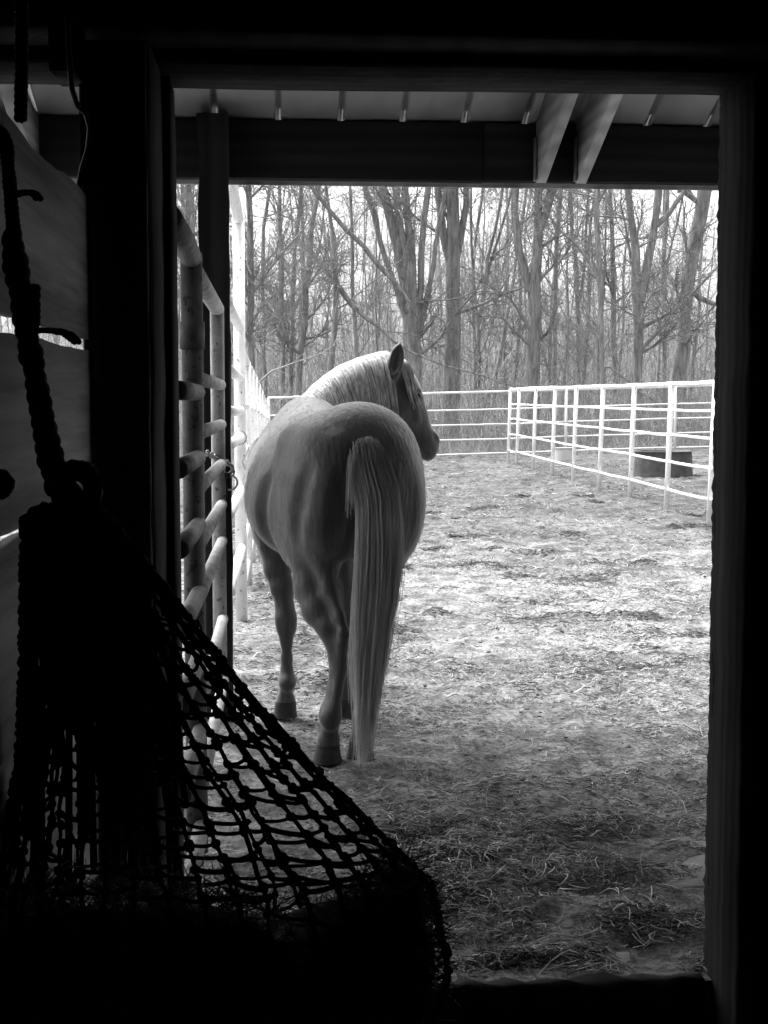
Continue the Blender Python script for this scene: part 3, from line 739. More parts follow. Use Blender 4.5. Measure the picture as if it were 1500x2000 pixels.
big = [
 # label, Y, stems, options
 ('thick straight tree with its trunk forked in three, above the horse\'s ears', 46, [[(882, 740, 46), (885, 600, 42), (884, 500, 40), (884, 450, 34), (886, 355, 30)], [(882, 520, 26), (868, 460, 24), (852, 355, 20)], [(892, 500, 20), (905, 440, 18), (915, 355, 18)]], dict(limbs=26)),
 ('many-stemmed clump of pale trunks fanning out just left of the straight forked tree', 45, [[(806, 760, 56), (803, 660, 48), (796, 560, 26), (770, 450, 26), (742, 355, 24)], [(806, 700, 30), (800, 600, 26), (786, 470, 22), (770, 355, 20)], [(806, 690, 30), (808, 580, 24), (800, 450, 22), (792, 355, 20)], [(812, 690, 26), (822, 560, 18), (828, 440, 18), (838, 355, 18)], [(800, 640, 20), (770, 560, 14), (735, 440, 16), (712, 355, 16)], [(815, 660, 20), (838, 560, 14), (858, 450, 12), (875, 355, 10)]], dict(m='bark_pale', limbs=30)),
 ('stout tree with two upright limbs parting low, right of the middle of the wood', 44, [[(1042, 790, 40), (1044, 700, 36), (1040, 600, 36), (1046, 520, 28), (1052, 440, 22), (1050, 355, 20)], [(1034, 570, 24), (1014, 480, 22), (1006, 420, 20), (1010, 355, 20)], [(1048, 480, 22), (1066, 420, 22), (1086, 355, 26)]], dict(limbs=26, leaves=500)),
 ('tree parting into a wide V with dead leaves, third from the right edge', 43, [[(1246, 800, 30), (1248, 690, 28), (1244, 560, 28), (1236, 450, 20), (1224, 355, 18)], [(1250, 590, 26), (1268, 500, 24), (1280, 430, 20), (1290, 355, 20)], [(1250, 640, 16), (1290, 620, 12), (1322, 605, 9)], [(1282, 440, 16), (1320, 400, 14), (1345, 360, 12)]], dict(limbs=28, leaves=900)),
 ('broad leaning trunk at the right edge of the wood by the door post', 44, [[(1318, 800, 46), (1330, 680, 44), (1342, 560, 40), (1362, 450, 40), (1380, 355, 38)], [(1345, 560, 18), (1375, 590, 16), (1410, 600, 12)], [(1370, 400, 16), (1345, 372, 14), (1290, 360, 12)]], dict(limbs=24, leaves=300)),
 ('slim upright tree with dead leaves left of the wide V tree', 42, [[(1178, 800, 14), (1174, 640, 14), (1170, 520, 16), (1166, 430, 15), (1170, 355, 14)], [(1172, 560, 10), (1150, 500, 9), (1120, 480, 7)], [(1176, 690, 8), (1205, 735, 5)]], dict(limbs=24, leaves=1100)),
 ('slim tree with dead leaves beside the stout two-limbed tree', 50, [[(1082, 780, 14), (1082, 600, 13), (1086, 500, 12), (1096, 355, 11)]], dict(limbs=18, leaves=700)),
 ('slender tree just left of the wide V tree, partly behind its limbs', 52, [[(1200, 780, 14), (1200, 600, 14), (1196, 500, 13), (1190, 355, 12)]], dict(limbs=16, leaves=400)),
 ('leaning slender trunk left of the many-stemmed clump', 47, [[(582, 780, 20), (592, 640, 19), (602, 500, 17), (612, 430, 15), (622, 355, 13)]], dict(limbs=20)),
 ('tree with a long dark limb sloping across the wood toward the clump', 43, [[(640, 790, 20), (652, 660, 16), (660, 545, 16), (652, 470, 12), (640, 400, 9)], [(662, 560, 15), (690, 600, 13), (760, 660, 9), (790, 690, 6)], [(800, 590, 10), (745, 520, 14), (680, 450, 12), (600, 362, 10)]], dict(limbs=20)),
 ('straight dark trunk at the left edge beside the tall white frame', 44, [[(490, 780, 20), (490, 600, 18), (489, 480, 17), (488, 355, 16)]], dict(limbs=22)),
 ('slim straight trunk second from the left edge beside the white frame', 48, [[(552, 780, 13), (552, 600, 12), (550, 470, 12), (545, 355, 11)]], dict(limbs=18)),
 ('thin leaning trunk between the two left-hand straight trunks', 50, [[(520, 780, 12), (512, 600, 10), (515, 450, 11), (528, 355, 10)]], dict(limbs=16)),
 ('tree seen in the gap between the door post and the square dark post', 44, [[(370, 780, 26), (376, 600, 24), (378, 490, 22), (370, 420, 20), (366, 355, 18)]], dict(limbs=18)),
 ('fan of thin rising stems right of the straight forked tree', 52, [[(930, 760, 14), (935, 640, 12), (950, 520, 10), (985, 355, 9)], [(930, 740, 10), (940, 600, 9), (970, 470, 8), (1000, 380, 7)], [(928, 720, 10), (922, 560, 9), (930, 440, 9), (945, 355, 8)]], dict(limbs=30, twigs=380)),
 ('thin straight tree in front of the fan of stems', 44, [[(700, 790, 12), (696, 650, 11), (690, 520, 10), (684, 355, 8)]], dict(limbs=18)),
 ('thin tree leaning right behind the horse\'s head', 55, [[(962, 780, 12), (985, 640, 10), (1000, 560, 9), (1020, 430, 8), (1030, 355, 7)]], dict(limbs=16)),
 ('thin forked tree between the slim leafy tree and the wide V tree', 56, [[(1130, 780, 12), (1128, 620, 12), (1124, 500, 11), (1112, 355, 10)], [(1128, 600, 8), (1145, 480, 8), (1150, 355, 7)]], dict(limbs=16, leaves=300)),
 ('slender trunk right of the wide V tree', 55, [[(1300, 780, 13), (1298, 600, 13), (1296, 480, 12), (1304, 355, 11)]], dict(limbs=16, leaves=200)),
]
for i, (label, Y, st, op) in enumerate(big):
    kw = dict(limbs=24, twigs=330, fine=1700, Ll=3.6, seed=100 + i, low=0.18); kw.update(op)
    build_tree('bare_tree', [stem(Y, s) for s in st], label, 'large bare trees at the edge of the wood', **kw)

# slender trees farther back: a few kinds, copied
def copy_tree(o, loc, rz, sc):
    c = o.copy(); COL.objects.link(c); c.location = loc; c.rotation_euler = (0, 0, rz); c.scale = sc
    for ch in o.children:
        k = ch.copy(); COL.objects.link(k); k.parent = c
    return c
protos = []
rp = np.random.default_rng(5)
for k in range(7):
    H = 11 + 4 * rp.random(); n = 7; z = np.linspace(0, H, n)
    x = rp.normal(0, 0.22, n).cumsum() * 0.8; y = rp.normal(0, 0.2, n).cumsum() * 0.8
    r0 = 0.032 + 0.060 * rp.random()
    sts = [(np.stack([x, y, z], 1), np.linspace(r0, r0 * 0.35, n))]
    if k % 2:
        j = 2; dx = rp.choice([-1, 1]) * (0.8 + rp.random())
        sts.append((np.array([(x[j], y[j], z[j]), (x[j] + dx * 0.35, y[j], z[j] + 1.5), (x[j] + dx, y[j] + 0.4, z[j] + 4), (x[j] + dx * 1.3, y[j] + .5, z[j] + 8)]), np.array([r0 * .7, r0 * .6, r0 * .5, r0 * .2])))
    sts = [(p + np.array((0, 60, 0)), r_) for p, r_ in sts]
    t = build_tree('slender_tree', sts, 'slender bare tree among many deep in the wood', 'slender trees deep in the wood', 300 + k, 'bark', 22, 190, 560, 2.4, 0, 0.12, 1.1)
    protos.append(t)
spots = []
cnt = 0
while len(spots) < 78:
    Y = 49 + 46 * rp.random() ** 1.2; px = (340 + rp.random() * 1090) if len(spots) < 60 else (-150 + rp.random() * 480)
    p = U(px, 780, Y)
    if all((p[0] - q[0]) ** 2 + (Y - q[1]) ** 2 > 0.8 for q in spots): spots.append((p[0], Y))
for i, (x, y) in enumerate(spots):
    s = 0.75 + 0.5 * rp.random(); loc = (x, y, float(gz(x, y)) - 0.1); rz = rp.random() * 6.28
    sc = (s, s, s * (0.9 + 0.25 * rp.random()))
    if i < len(protos): o = protos[i]; o.location = loc; o.rotation_euler = (0, 0, rz); o.scale = sc
    else: copy_tree(protos[i % len(protos)], loc, rz, sc)

# brush, saplings and briars under the trees: one mass
def brush(n, y0, y1, hmin, hmax, rad, seed, x0=-16, x1=26, lean=0.25):
    r = np.random.default_rng(seed)
    Y = y0 + (y1 - y0) * r.random(n); X = (x0 + (x1 - x0) * r.random(n)) * Y / 45.0 * 0.75
    d = np.stack([r.normal(0, lean, n), r.normal(0, lean, n), np.ones(n)], 1)
    P = wander(np.stack([X, Y, gz(X, Y) - 0.05], 1), d, hmin + (hmax - hmin) * r.random(n) ** 1.6, 5, r, 0.12, 0.0)
    R = taper(rad * (0.6 + 0.9 * r.random(n)), 5, 0.35)
    out = [tubes(P, R, 3)]
    p, dd, rr_, ln = spawn(P, R, n * 2, r, 0.2, 1.0, (25, 70), 0.3, 0.45 * hmax)
    P2 = wander(p, dd, ln, 4, r, 0.2, 0.0); out.append(tubes(P2, taper(np.full(n * 2, rad * 0.55), 4, 0.5), 3))
    return out
M['brush'] = mat('brush', 0.22, 0.46, 1.5, 0.95, island=0.35)
stuff('underbrush', brush(5200, 38.0, 50.0, 0.5, 2.3, 0.008, 31), 'brush', 'dense grey leafless underbrush behind the far fence', 'brush')
stuff('sapling_thicket', brush(2000, 46, 75, 1.5, 5.2, 0.013, 32, lean=0.12), 'brush', 'thicket of thin leafless saplings filling the wood', 'thicket')
def dry_grass(n, seed):
    r = np.random.default_rng(seed); Y = 36.8 + 6.5 * r.random(n) ** 1.4; X = (-10 + 29 * r.random(n)) * Y / 45
    d = np.stack([r.normal(0, 0.35, n), r.normal(0, 0.35, n), np.ones(n)], 1)
    P = wander(np.stack([X, Y, gz(X, Y) - 0.02], 1), d, 0.15 + 0.5 * r.random(n) ** 2, 4, r, 0.2, -0.06)
    return tubes(P, taper(np.full(n, 0.007), 4, 0.2), 3)
stuff('dry_grass', [dry_grass(12000, 41)], 'brush', 'dry tufted grass along the foot of the far fence', 'grass')
def far_stems(n, seed):
    r = np.random.default_rng(seed); Y = 92 + 55 * r.random(n); px = -250 + 1850 * r.random(n)
    X = (px - 545) / FPX * Y
    d = np.stack([r.normal(0, 0.07, n), r.normal(0, 0.07, n), np.ones(n)], 1)
    P = wander(np.stack([X, Y, gz(X, Y)], 1), d, 4 + 7 * r.random(n) ** 1.5, 6, r, 0.05, 0.0)
    R = taper(0.03 + 0.12 * r.random(n) ** 2, 6, 0.3); out = [tubes(P, R, 4)]
    p, dd, rr_, ln = spawn(P, R, n * 14, r, 0.1, 1.0, (20, 70), 0.3, 2.0)
    P2 = wander(p, dd, ln, 4, r, 0.2, 0.03); out.append(tubes(P2, taper(np.full(n * 14, 0.019), 4, 0.5), 3))
    return out
stuff('distant_wood', far_stems(980, 51), 'brush', 'mass of far bare stems closing the view through the wood', 'wood')
# a fallen pale branch low in front of the wood
def fallen(px, Y, label, seed):
    r = np.random.default_rng(seed); P = np.array([U(*q, Y) for q in px]); org = P[0].copy()
    a = Acc(); a.tube(P - org, np.linspace(0.035, 0.012, len(P)), 6)
    p, d, rr_, ln = spawn((P - org)[None], np.full((1, len(P)), 0.02), 9, r, 0.2, 1, (20, 50), 0.2, 0.9)
    a.add(*tubes(wander(p, d, ln, 4, r, 0.15, 0.05), taper(np.full(9, 0.011), 4, 0.5), 3))
    o = put('pale_branch', a.mesh('pale_branch'), M['branch_pale'], None, tuple(org)); tag(o, label, 'branch')
M['branch_pale'] = mat('branch_pale', 0.30, 0.42, 5.0, 0.9)
fallen([(480, 770), (530, 725), (585, 705), (630, 690), (655, 672)], 41.0, 'pale broken branch above the left corner of the far fence', 3)
# ------------------------------------------------------------------ the horse: one continuous body from a blended field
HEAD = math.radians(13.0)                      # it stands turned a little to the left, its back to the barn
HO = np.array((0.318, 5.90, 0.0))
hf = np.array((-math.sin(HEAD), math.cos(HEAD), 0.0)); hr = np.array((math.cos(HEAD), math.sin(HEAD), 0.0)); hu = np.array((0, 0, 1.0))
def L(p):                                      # place -> horse's own frame (x right, y forward, z up)
    p = np.asarray(p) - HO
    return np.stack([p @ hr, p @ hf, p @ hu], -1)
def LU(px, py, Y): return L(U(px, py, Y))

class Field:
    def __init__(self, lo, hi, h):
        self.lo = np.array(lo, np.float32); self.h = h
        self.n = np.ceil((np.array(hi) - self.lo) / h).astype(int) + 1
        self.f = np.full(self.n, 0.3, np.float32)
    def sub(self, lo, hi, mar):
        a = np.clip(np.floor((np.array(lo) - mar - self.lo) / self.h).astype(int), 0, self.n - 1)
        b = np.clip(np.ceil((np.array(hi) + mar - self.lo) / self.h).astype(int) + 1, 1, self.n)
        sl = tuple(slice(i, j) for i, j in zip(a, b))
        g = np.meshgrid(*[(np.arange(i, j) * self.h + self.lo[q]).astype(np.float32) for q, (i, j) in enumerate(zip(a, b))], indexing='ij')
        return sl, g
    def blend(self, sl, d, k, cut=False):
        f = self.f[sl]
        if cut:
            d = -d; h = np.maximum(k - np.abs(f - d), 0) / k; self.f[sl] = np.maximum(f, d) + h * h * k * 0.25
        else:
            h = np.maximum(k - np.abs(f - d), 0) / k; self.f[sl] = np.minimum(f, d) - h * h * k * 0.25
    def ell(self, c, r, k=0.06, axes=None, cut=False):
        c = np.array(c, float); r = np.array(r, float); e = r if axes is None else np.full(3, r.max())
        sl, g = self.sub(c - e, c + e, k + 0.05)
        q = [g[i] - np.float32(c[i]) for i in range(3)]
        if axes is not None: q = [sum(np.float32(axes[j][i]) * q[i] for i in range(3)) for j in range(3)]
        k0 = np.sqrt(sum((q[i] / np.float32(r[i])) ** 2 for i in range(3))); k1 = np.sqrt(sum((q[i] / np.float32(r[i] ** 2)) ** 2 for i in range(3)))
        self.blend(sl, k0 * (k0 - 1) / (k1 + 1e-6), k, cut)
    def cone(self, a, b, ra, rb, k=0.05, cut=False):
        a = np.array(a, float); b = np.array(b, float); m = max(ra, rb)
        sl, g = self.sub(np.minimum(a, b) - m, np.maximum(a, b) + m, k + 0.05)
        ba = b - a; t = sum((g[i] - np.float32(a[i])) * np.float32(ba[i]) for i in range(3)) / np.float32(ba @ ba)
        t = np.clip(t, 0, 1)
        d = np.sqrt(sum((g[i] - np.float32(a[i]) - t * np.float32(ba[i])) ** 2 for i in range(3))) - (np.float32(ra) + t * np.float32(rb - ra))
        self.blend(sl, d, k, cut)
    def chain(self, pts, k=0.04, cut=False):
        A = np.array([p for p, _ in pts], float); Rr = np.array([r for _, r in pts])
        sl, g = self.sub((A - Rr[:, None]).min(0), (A + Rr[:, None]).max(0), k + 0.05); best = None
        for (a, ra), (b, rb) in zip(pts[:-1], pts[1:]):
            a = np.array(a, float); ba = np.array(b, float) - a
            t = np.clip(sum((g[i] - np.float32(a[i])) * np.float32(ba[i]) for i in range(3)) / np.float32(ba @ ba), 0, 1)
            d = np.sqrt(sum((g[i] - np.float32(a[i]) - t * np.float32(ba[i])) ** 2 for i in range(3))) - (np.float32(ra) + t * np.float32(rb - ra))
            if best is None: best = d
            else:
                h = np.maximum(0.024 - np.abs(best - d), 0) / 0.024; best = np.minimum(best, d) - h * h * 0.006
        self.blend(sl, best, k, cut)
    def surface(self):
        """surface nets"""
        f = self.f; s = f < 0
        c = [s[i:s.shape[0] - 1 + i, j:s.shape[1] - 1 + j, k:s.shape[2] - 1 + k] for i in (0, 1) for j in (0, 1) for k in (0, 1)]
        tot = sum(x.astype(np.int8) for x in c); act = (tot > 0) & (tot < 8)
        I = np.argwhere(act); idx = np.full(act.shape, -1, np.int32); idx[act] = np.arange(len(I))
        corner = np.array([(i, j, k) for i in (0, 1) for j in (0, 1) for k in (0, 1)])
        vals = np.stack([f[I[:, 0] + a, I[:, 1] + b, I[:, 2] + d] for a, b, d in corner], 1)
        acc = np.zeros((len(I), 3)); cnt = np.zeros(len(I))
        for p in range(8):
            for q in range(p + 1, 8):
                if np.abs(corner[p] - corner[q]).sum() != 1: continue
                fa, fb = vals[:, p], vals[:, q]; x = (fa < 0) != (fb < 0)
                t = np.where(x, fa / np.where(x, fa - fb, 1), 0)[:, None]
                acc += np.where(x[:, None], corner[p] + t * (corner[q] - corner[p]), 0); cnt += x
        V = (I + acc / cnt[:, None]) * self.h + self.lo
        F = []
        for ax in range(3):
            o1, o2 = (ax + 1) % 3, (ax + 2) % 3
            sl0 = [slice(None)] * 3; sl1 = [slice(None)] * 3; sl0[ax] = slice(0, -1); sl1[ax] = slice(1, None)
            x = s[tuple(sl0)] != s[tuple(sl1)]; E = np.argwhere(x)
            E = E[(E[:, o1] > 0) & (E[:, o2] > 0) & (E[:, o1] < act.shape[o1]) & (E[:, o2] < act.shape[o2])]
            st = s[tuple(E.T)]
            def at(d1, d2):
                q = E.copy(); q[:, o1] -= d1; q[:, o2] -= d2; return idx[tuple(q.T)]
            quad = np.stack([at(1, 1), at(0, 1), at(0, 0), at(1, 0)], 1)
            quad[~st] = quad[~st][:, ::-1]
            F.append(quad)
        return V, np.concatenate(F)

def horse_field(h=0.0085):
    fd = Field((-0.50, -0.55, -0.02), (0.95, 1.62, 2.0), h)
    # --- trunk
    fd.ell((-0.025, 0.42, 1.105), (0.315, 0.56, 0.315), 0.10)                # barrel
    fd.ell((-0.12, 0.40, 1.04), (0.248, 0.36, 0.235), 0.10)                # belly swings to the left
    fd.ell((0.0, 0.82, 1.13), (0.27, 0.34, 0.32), 0.12)                   # chest
    fd.ell((0.0, 0.62, 1.30), (0.17, 0.50, 0.16), 0.12)                   # back
    fd.ell((0.0, 0.80, 1.41), (0.085, 0.20, 0.105), 0.12)                 # withers
    # --- quarters: croup, hips, thighs, buttocks
    fd.ell((-0.005, 0.02, 1.22), (0.272, 0.34, 0.262), 0.05)
    fd.ell((0.065, 0.06, 1.305), (0.185, 0.26, 0.172), 0.10)
    for s in (-1, 0.80):
        fd.ell((s * 0.17, 0.16, 1.30), (0.125, 0.13, 0.12), 0.08)         # point of hip
        fd.ell((s * 0.172, -0.02, 1.09), (0.150, 0.30, 0.31), 0.055)      # thigh
        fd.ell((s * 0.118, -0.20, 1.10), (0.115, 0.135, 0.26), 0.05)      # buttock
        fd.ell((s * 0.20, 0.13, 0.93), (0.105, 0.16, 0.17), 0.06)         # stifle
    # --- left hind (near) leg
    fd.chain([(LU(618, 1075, 5.86), 0.120), (LU(614, 1147, 5.79), 0.085), (LU(625, 1191, 5.73), 0.073), (LU(645, 1223, 5.68), 0.058), (LU(656, 1249, 5.67), 0.048), (LU(661, 1285, 5.67), 0.039), (LU(660, 1314, 5.67), 0.033), (LU(653, 1349, 5.665), 0.030), (LU(647, 1381, 5.66), 0.036), (LU(645, 1398, 5.655), 0.043), (LU(644, 1422, 5.68), 0.032), (LU(643, 1442, 5.70), 0.045)], 0.05)
    fd.chain([(LU(630, 1090, 5.70), 0.050), (LU(645, 1150, 5.67), 0.034), (LU(664, 1205, 5.61), 0.020), (LU(672, 1236, 5.585), 0.022), (LU(669, 1262, 5.61), 0.020), (LU(668, 1300, 5.63), 0.015), (LU(655, 1385, 5.62), 0.018)], 0.035)   # hamstring, point of hock, tendon
    fd.ell(LU(645, 1410, 5.62), (0.024, 0.018, 0.030), 0.05)
    # --- right hind leg
    fd.chain([(LU(738, 1060, 5.92), 0.125), (LU(738, 1130, 5.86), 0.088), (LU(732, 1191, 5.79), 0.070), (LU(720, 1232, 5.73), 0.052), (LU(717, 1285, 5.73), 0.039), (LU(716, 1340, 5.73), 0.030), (LU(710, 1398, 5.72), 0.043), (LU(706, 1424, 5.735), 0.032), (LU(704, 1444, 5.745), 0.045)], 0.05)
    fd.chain([(LU(722, 1232, 5.67), 0.028), (LU(717, 1270, 5.68), 0.020), (LU(712, 1385, 5.68), 0.016)], 0.03)
    # --- left fore
    fd.ell((-0.17, 0.80, 1.05), (0.12, 0.17, 0.26), 0.08)
    fd.chain([(LU(536, 1040, 6.64), 0.100), (LU(541, 1112, 6.58), 0.062), (LU(551, 1147, 6.55), 0.056), (LU(556, 1185, 6.53), 0.042), (LU(558, 1208, 6.52), 0.050), (LU(559, 1226, 6.52), 0.044), (LU(559, 1250, 6.53), 0.029), (LU(560, 1285, 6.53), 0.025), (LU(560, 1308, 6.53), 0.027), (LU(561, 1330, 6.53), 0.040), (LU(558, 1353, 6.545), 0.028), (LU(558, 1374, 6.56), 0.047)], 0.05)
    fd.ell(LU(561, 1337, 6.49), (0.020, 0.016, 0.026), 0.05)
    # --- right fore
    fd.ell((0.17, 0.80, 1.05), (0.12, 0.17, 0.26), 0.08)
    fd.chain([(LU(664, 1040, 6.70), 0.100), (LU(672, 1112, 6.64), 0.062), (LU(676, 1147, 6.61), 0.056), (LU(679, 1185, 6.59), 0.042), (LU(680, 1206, 6.58), 0.050), (LU(681, 1224, 6.58), 0.044), (LU(680, 1250, 6.58), 0.029), (LU(677, 1285, 6.58), 0.025), (LU(675, 1306, 6.58), 0.027), (LU(674, 1328, 6.58), 0.040), (LU(672, 1350, 6.59), 0.028), (LU(671, 1370, 6.60), 0.047)], 0.05)
    # --- hooves
    for (px, py, Y, r) in ((641, 1478, 5.715, 0.052), (705, 1478, 5.755, 0.052), (558, 1395, 6.565, 0.050), (670, 1392, 6.605, 0.050)):
        c = LU(px, py, Y); c[2] = 0.0
        fd.cone(c + (0, 0.012, -0.02), c + (0, -0.004, 0.075), r + 0.012, r - 0.006, 0.02)
    # --- neck: crest and throat
    fd.chain([((0.0, 0.86, 1.39), 0.10), (LU(625, 812, 6.80), 0.090), (LU(664, 764, 6.92), 0.085), (LU(706, 740, 7.00), 0.080), (LU(746, 730, 7.04), 0.072)], 0.06)
    fd.chain([((0.0, 0.98, 1.16), 0.22), (LU(668, 850, 7.00), 0.175), (LU(706, 800, 7.08), 0.135), (LU(748, 765, 7.10), 0.10)], 0.10)
    # --- head
    A = LU(763, 724, 7.06); B = LU(839, 870, 7.17)
    ax = (B - A) / np.linalg.norm(B - A); LH = np.linalg.norm(B - A)
    hd = L(HO + np.array((0.92, 0.39, 0)))[...]; hd = np.array((hd[0], hd[1], 0)); hd /= np.linalg.norm(hd)
    nrm = hd - (hd @ ax) * ax; nrm /= np.linalg.norm(nrm)              # towards the front of the face
    lat = np.cross(nrm, ax); lat /= np.linalg.norm(lat)
    if lat[0] * 0 + (lat @ hf) > 0: lat = -lat                           # the side turned to the barn
    def H(a, n, l=0.0): return A + ax * a * LH + nrm * n + lat * l
    fd.ell(H(0.02, 0.0), (0.085, 0.105, 0.090), 0.06, (lat, ax, nrm))
    fd.ell(H(0.26, -0.005), (0.092, 0.17, 0.095), 0.06, (lat, ax, nrm))   # forehead
    fd.ell(H(0.30, -0.085), (0.072, 0.135, 0.095), 0.05, (lat, ax, nrm))  # cheek
    fd.chain([(H(0.30, 0.015), 0.072), (H(0.62, 0.012), 0.055), (H(0.86, 0.006), 0.047)], 0.05)   # nose
    fd.chain([(H(0.45, -0.07), 0.055), (H(0.78, -0.035), 0.038), (H(0.98, -0.035), 0.036)], 0.05)  # jaw
    fd.ell(H(0.97, -0.006), (0.056, 0.072, 0.060), 0.04, (lat, ax, nrm))  # muzzle
    fd.ell(H(1.08, -0.035), (0.042, 0.032, 0.034), 0.03, (lat, ax, nrm))  # lower lip
    for s in (1, -1):
        fd.ell(H(0.335, 0.040, s * 0.070), (0.022, 0.040, 0.022), 0.025, (lat, ax, nrm))   # brow over the eye
        fd.ell(H(0.37, 0.040, s * 0.086), (0.012, 0.022, 0.014), 0.012, (lat, ax, nrm), True)
        fd.chain([(H(0.42, 0.0, s * 0.076), 0.012), (H(0.62, -0.02, s * 0.060), 0.009)], 0.025)   # facial crest
        fd.ell(H(0.955, 0.034, s * 0.048), (0.014, 0.026, 0.012), 0.015, (lat, ax, nrm), True)      # nostril
        fd.ell(H(0.935, 0.040, s * 0.040), (0.012, 0.030, 0.012), 0.02, (lat, ax, nrm))
    fd.chain([(H(1.04, -0.02, 0.05), 0.004), (H(0.95, -0.035, 0.055), 0.004)], 0.008, True)
    # --- ears, cupped
    for e0, tip in ((LU(766, 738, 6.93), LU(782, 666, 6.92)), (LU(775, 722, 7.13), LU(781, 684, 7.15))):
        m = (e0 + tip) / 2; ea = (tip - e0) / np.linalg.norm(tip - e0)
        v = L(HO + np.array((-0.10, -1.0, 0.0))); v = v - (v @ ea) * ea; v /= np.linalg.norm(v); w = np.cross(v, ea)
        ln = np.linalg.norm(tip - e0)
        fd.cone(e0, e0 + ea * ln * 0.35, 0.030, 0.030, 0.03)
        fd.ell(e0 + ea * ln * 0.42, (0.034, 0.040, ln * 0.50), 0.02, (v, w, ea))
        fd.cone(e0 + ea * ln * 0.62, tip, 0.024, 0.003, 0.02)
        fd.ell(e0 + ea * ln * 0.50 + v * 0.030, (0.028, 0.029, ln * 0.40), 0.008, (v, w, ea), True)
    # --- muscle lines
    fd.chain([((0.0, -0.36, 1.16), 0.030), ((0.0, -0.36, 1.02), 0.032), ((0.0, -0.31, 0.90), 0.035)], 0.06, True)
    fd.chain([((-0.15, -0.36, 1.20), 0.020), ((-0.165, -0.352, 1.02), 0.032), ((-0.19, -0.31, 0.86), 0.022)], 0.06, True)
    fd.chain([((-0.285, -0.245, 1.22), 0.018), ((-0.311, -0.203, 1.08), 0.029), ((-0.308, -0.145, 0.94), 0.018)], 0.06, True)
    fd.chain([((0.15, -0.365, 1.20), 0.016), ((0.165, -0.36, 1.02), 0.018), ((0.19, -0.315, 0.86), 0.016)], 0.07, True)
    fd.chain([((-0.345, 0.20, 1.16), 0.015), ((-0.36, 0.24, 1.00), 0.018), ((-0.33, 0.28, 0.88), 0.018)], 0.06, True)      # flank fold
    return fd, H, A, ax, nrm, lat

fd, HH, HA, hax, hnr, hlat = horse_field()
V, F = fd.surface()
for lam in (0.5, 0.5, 0.5, 0.4):        # relax the net of faces
    E = np.concatenate([F[:, [0, 1]], F[:, [1, 2]], F[:, [2, 3]], F[:, [3, 0]]]); S = np.zeros_like(V); C = np.zeros(len(V))
    for k in range(3): S[:, k] = np.bincount(E[:, 0], V[E[:, 1], k], len(V)) + np.bincount(E[:, 1], V[E[:, 0], k], len(V))
    C = np.bincount(E[:, 0], minlength=len(V)) + np.bincount(E[:, 1], minlength=len(V))
    V = V + lam * (S / C[:, None] - V)
hme = mesh_np('body', V, F); smooth(hme)
M['coat'] = mat('coat', 0.048, 0.088, 26.0, 0.48, 0.4, 55.0, (1.0, 0.5, 0.22), sheen=0.35, bdist=0.012, spec=0.32, p0=0.3, p1=0.7)
M['coat_hair'] = mat('coat_hair', 0.13, 0.18, 5.0, 0.45, spec=0.4, transl=0.5, island=0.25)
M['hoof'] = mat('hoof', 0.02, 0.05, 20.0, 0.6, 0.2, 60.0)
hme.materials.append(M['coat']); hme.materials.append(M['hoof'])
cz = V[F].mean(1)[:, 2]
hme.polygons.foreach_set('material_index', (cz < 0.068).astype(np.int32))
horse = tag(empty('horse', tuple(HO), HEAD), 'palomino horse with pale mane and tail seen from behind, head turned right', 'horse')
put('body', hme, None, horse)

# --- winter coat: short hair lying along the body
rc = np.random.default_rng(78)
q = V[F]; fc_ = q.mean(1); nr_ = np.cross(q[:, 2] - q[:, 0], q[:, 3] - q[:, 1]); nr_ /= np.linalg.norm(nr_, axis=1, keepdims=True) + 1e-9
ok = np.flatnonzero(fc_[:, 2] > 0.10); pick = rc.choice(ok, 24000); c = fc_[pick] + rc.normal(0, 0.003, (24000, 3)); nn_ = nr_[pick]
flow = np.tile(np.array((0.0, -0.75, -0.65)), (len(c), 1)); flow[:, 0] += 0.5 * np.sign(c[:, 0]) * np.clip(c[:, 2] - 1.0, 0, 1)
flow += 0.7 * np.stack([N1(c[:, 1] * 9 + 3, c[:, 2] * 9), N2(c[:, 0] * 9, c[:, 2] * 9), N3(c[:, 0] * 9, c[:, 1] * 9)], 1)
flow -= (flow * nn_).sum(1, keepdims=True) * nn_; flow /= np.linalg.norm(flow, axis=1, keepdims=True) + 1e-9
ln = (0.010 + 0.020 * rc.random(len(c))) * np.where(c[:, 2] < 0.6, 0.5, 1.0) * np.where(c[:, 0] > 0.42, 0.45, 1.0); ln = ln[:, None]
P = np.stack([c - nn_ * 0.001, c + flow * ln * 0.5 + nn_ * 0.0012, c + flow * ln + nn_ * (0.0005 + 0.003 * rc.random((len(c), 1)))], 1)
me = mesh_np('coat_hair', *tubes(P, taper(np.full(len(c), 0.0004), 3, 0.3), 3)); smooth(me)
o = put('coat_hair', me, M['coat_hair'], horse); o['kind'] = 'stuff'

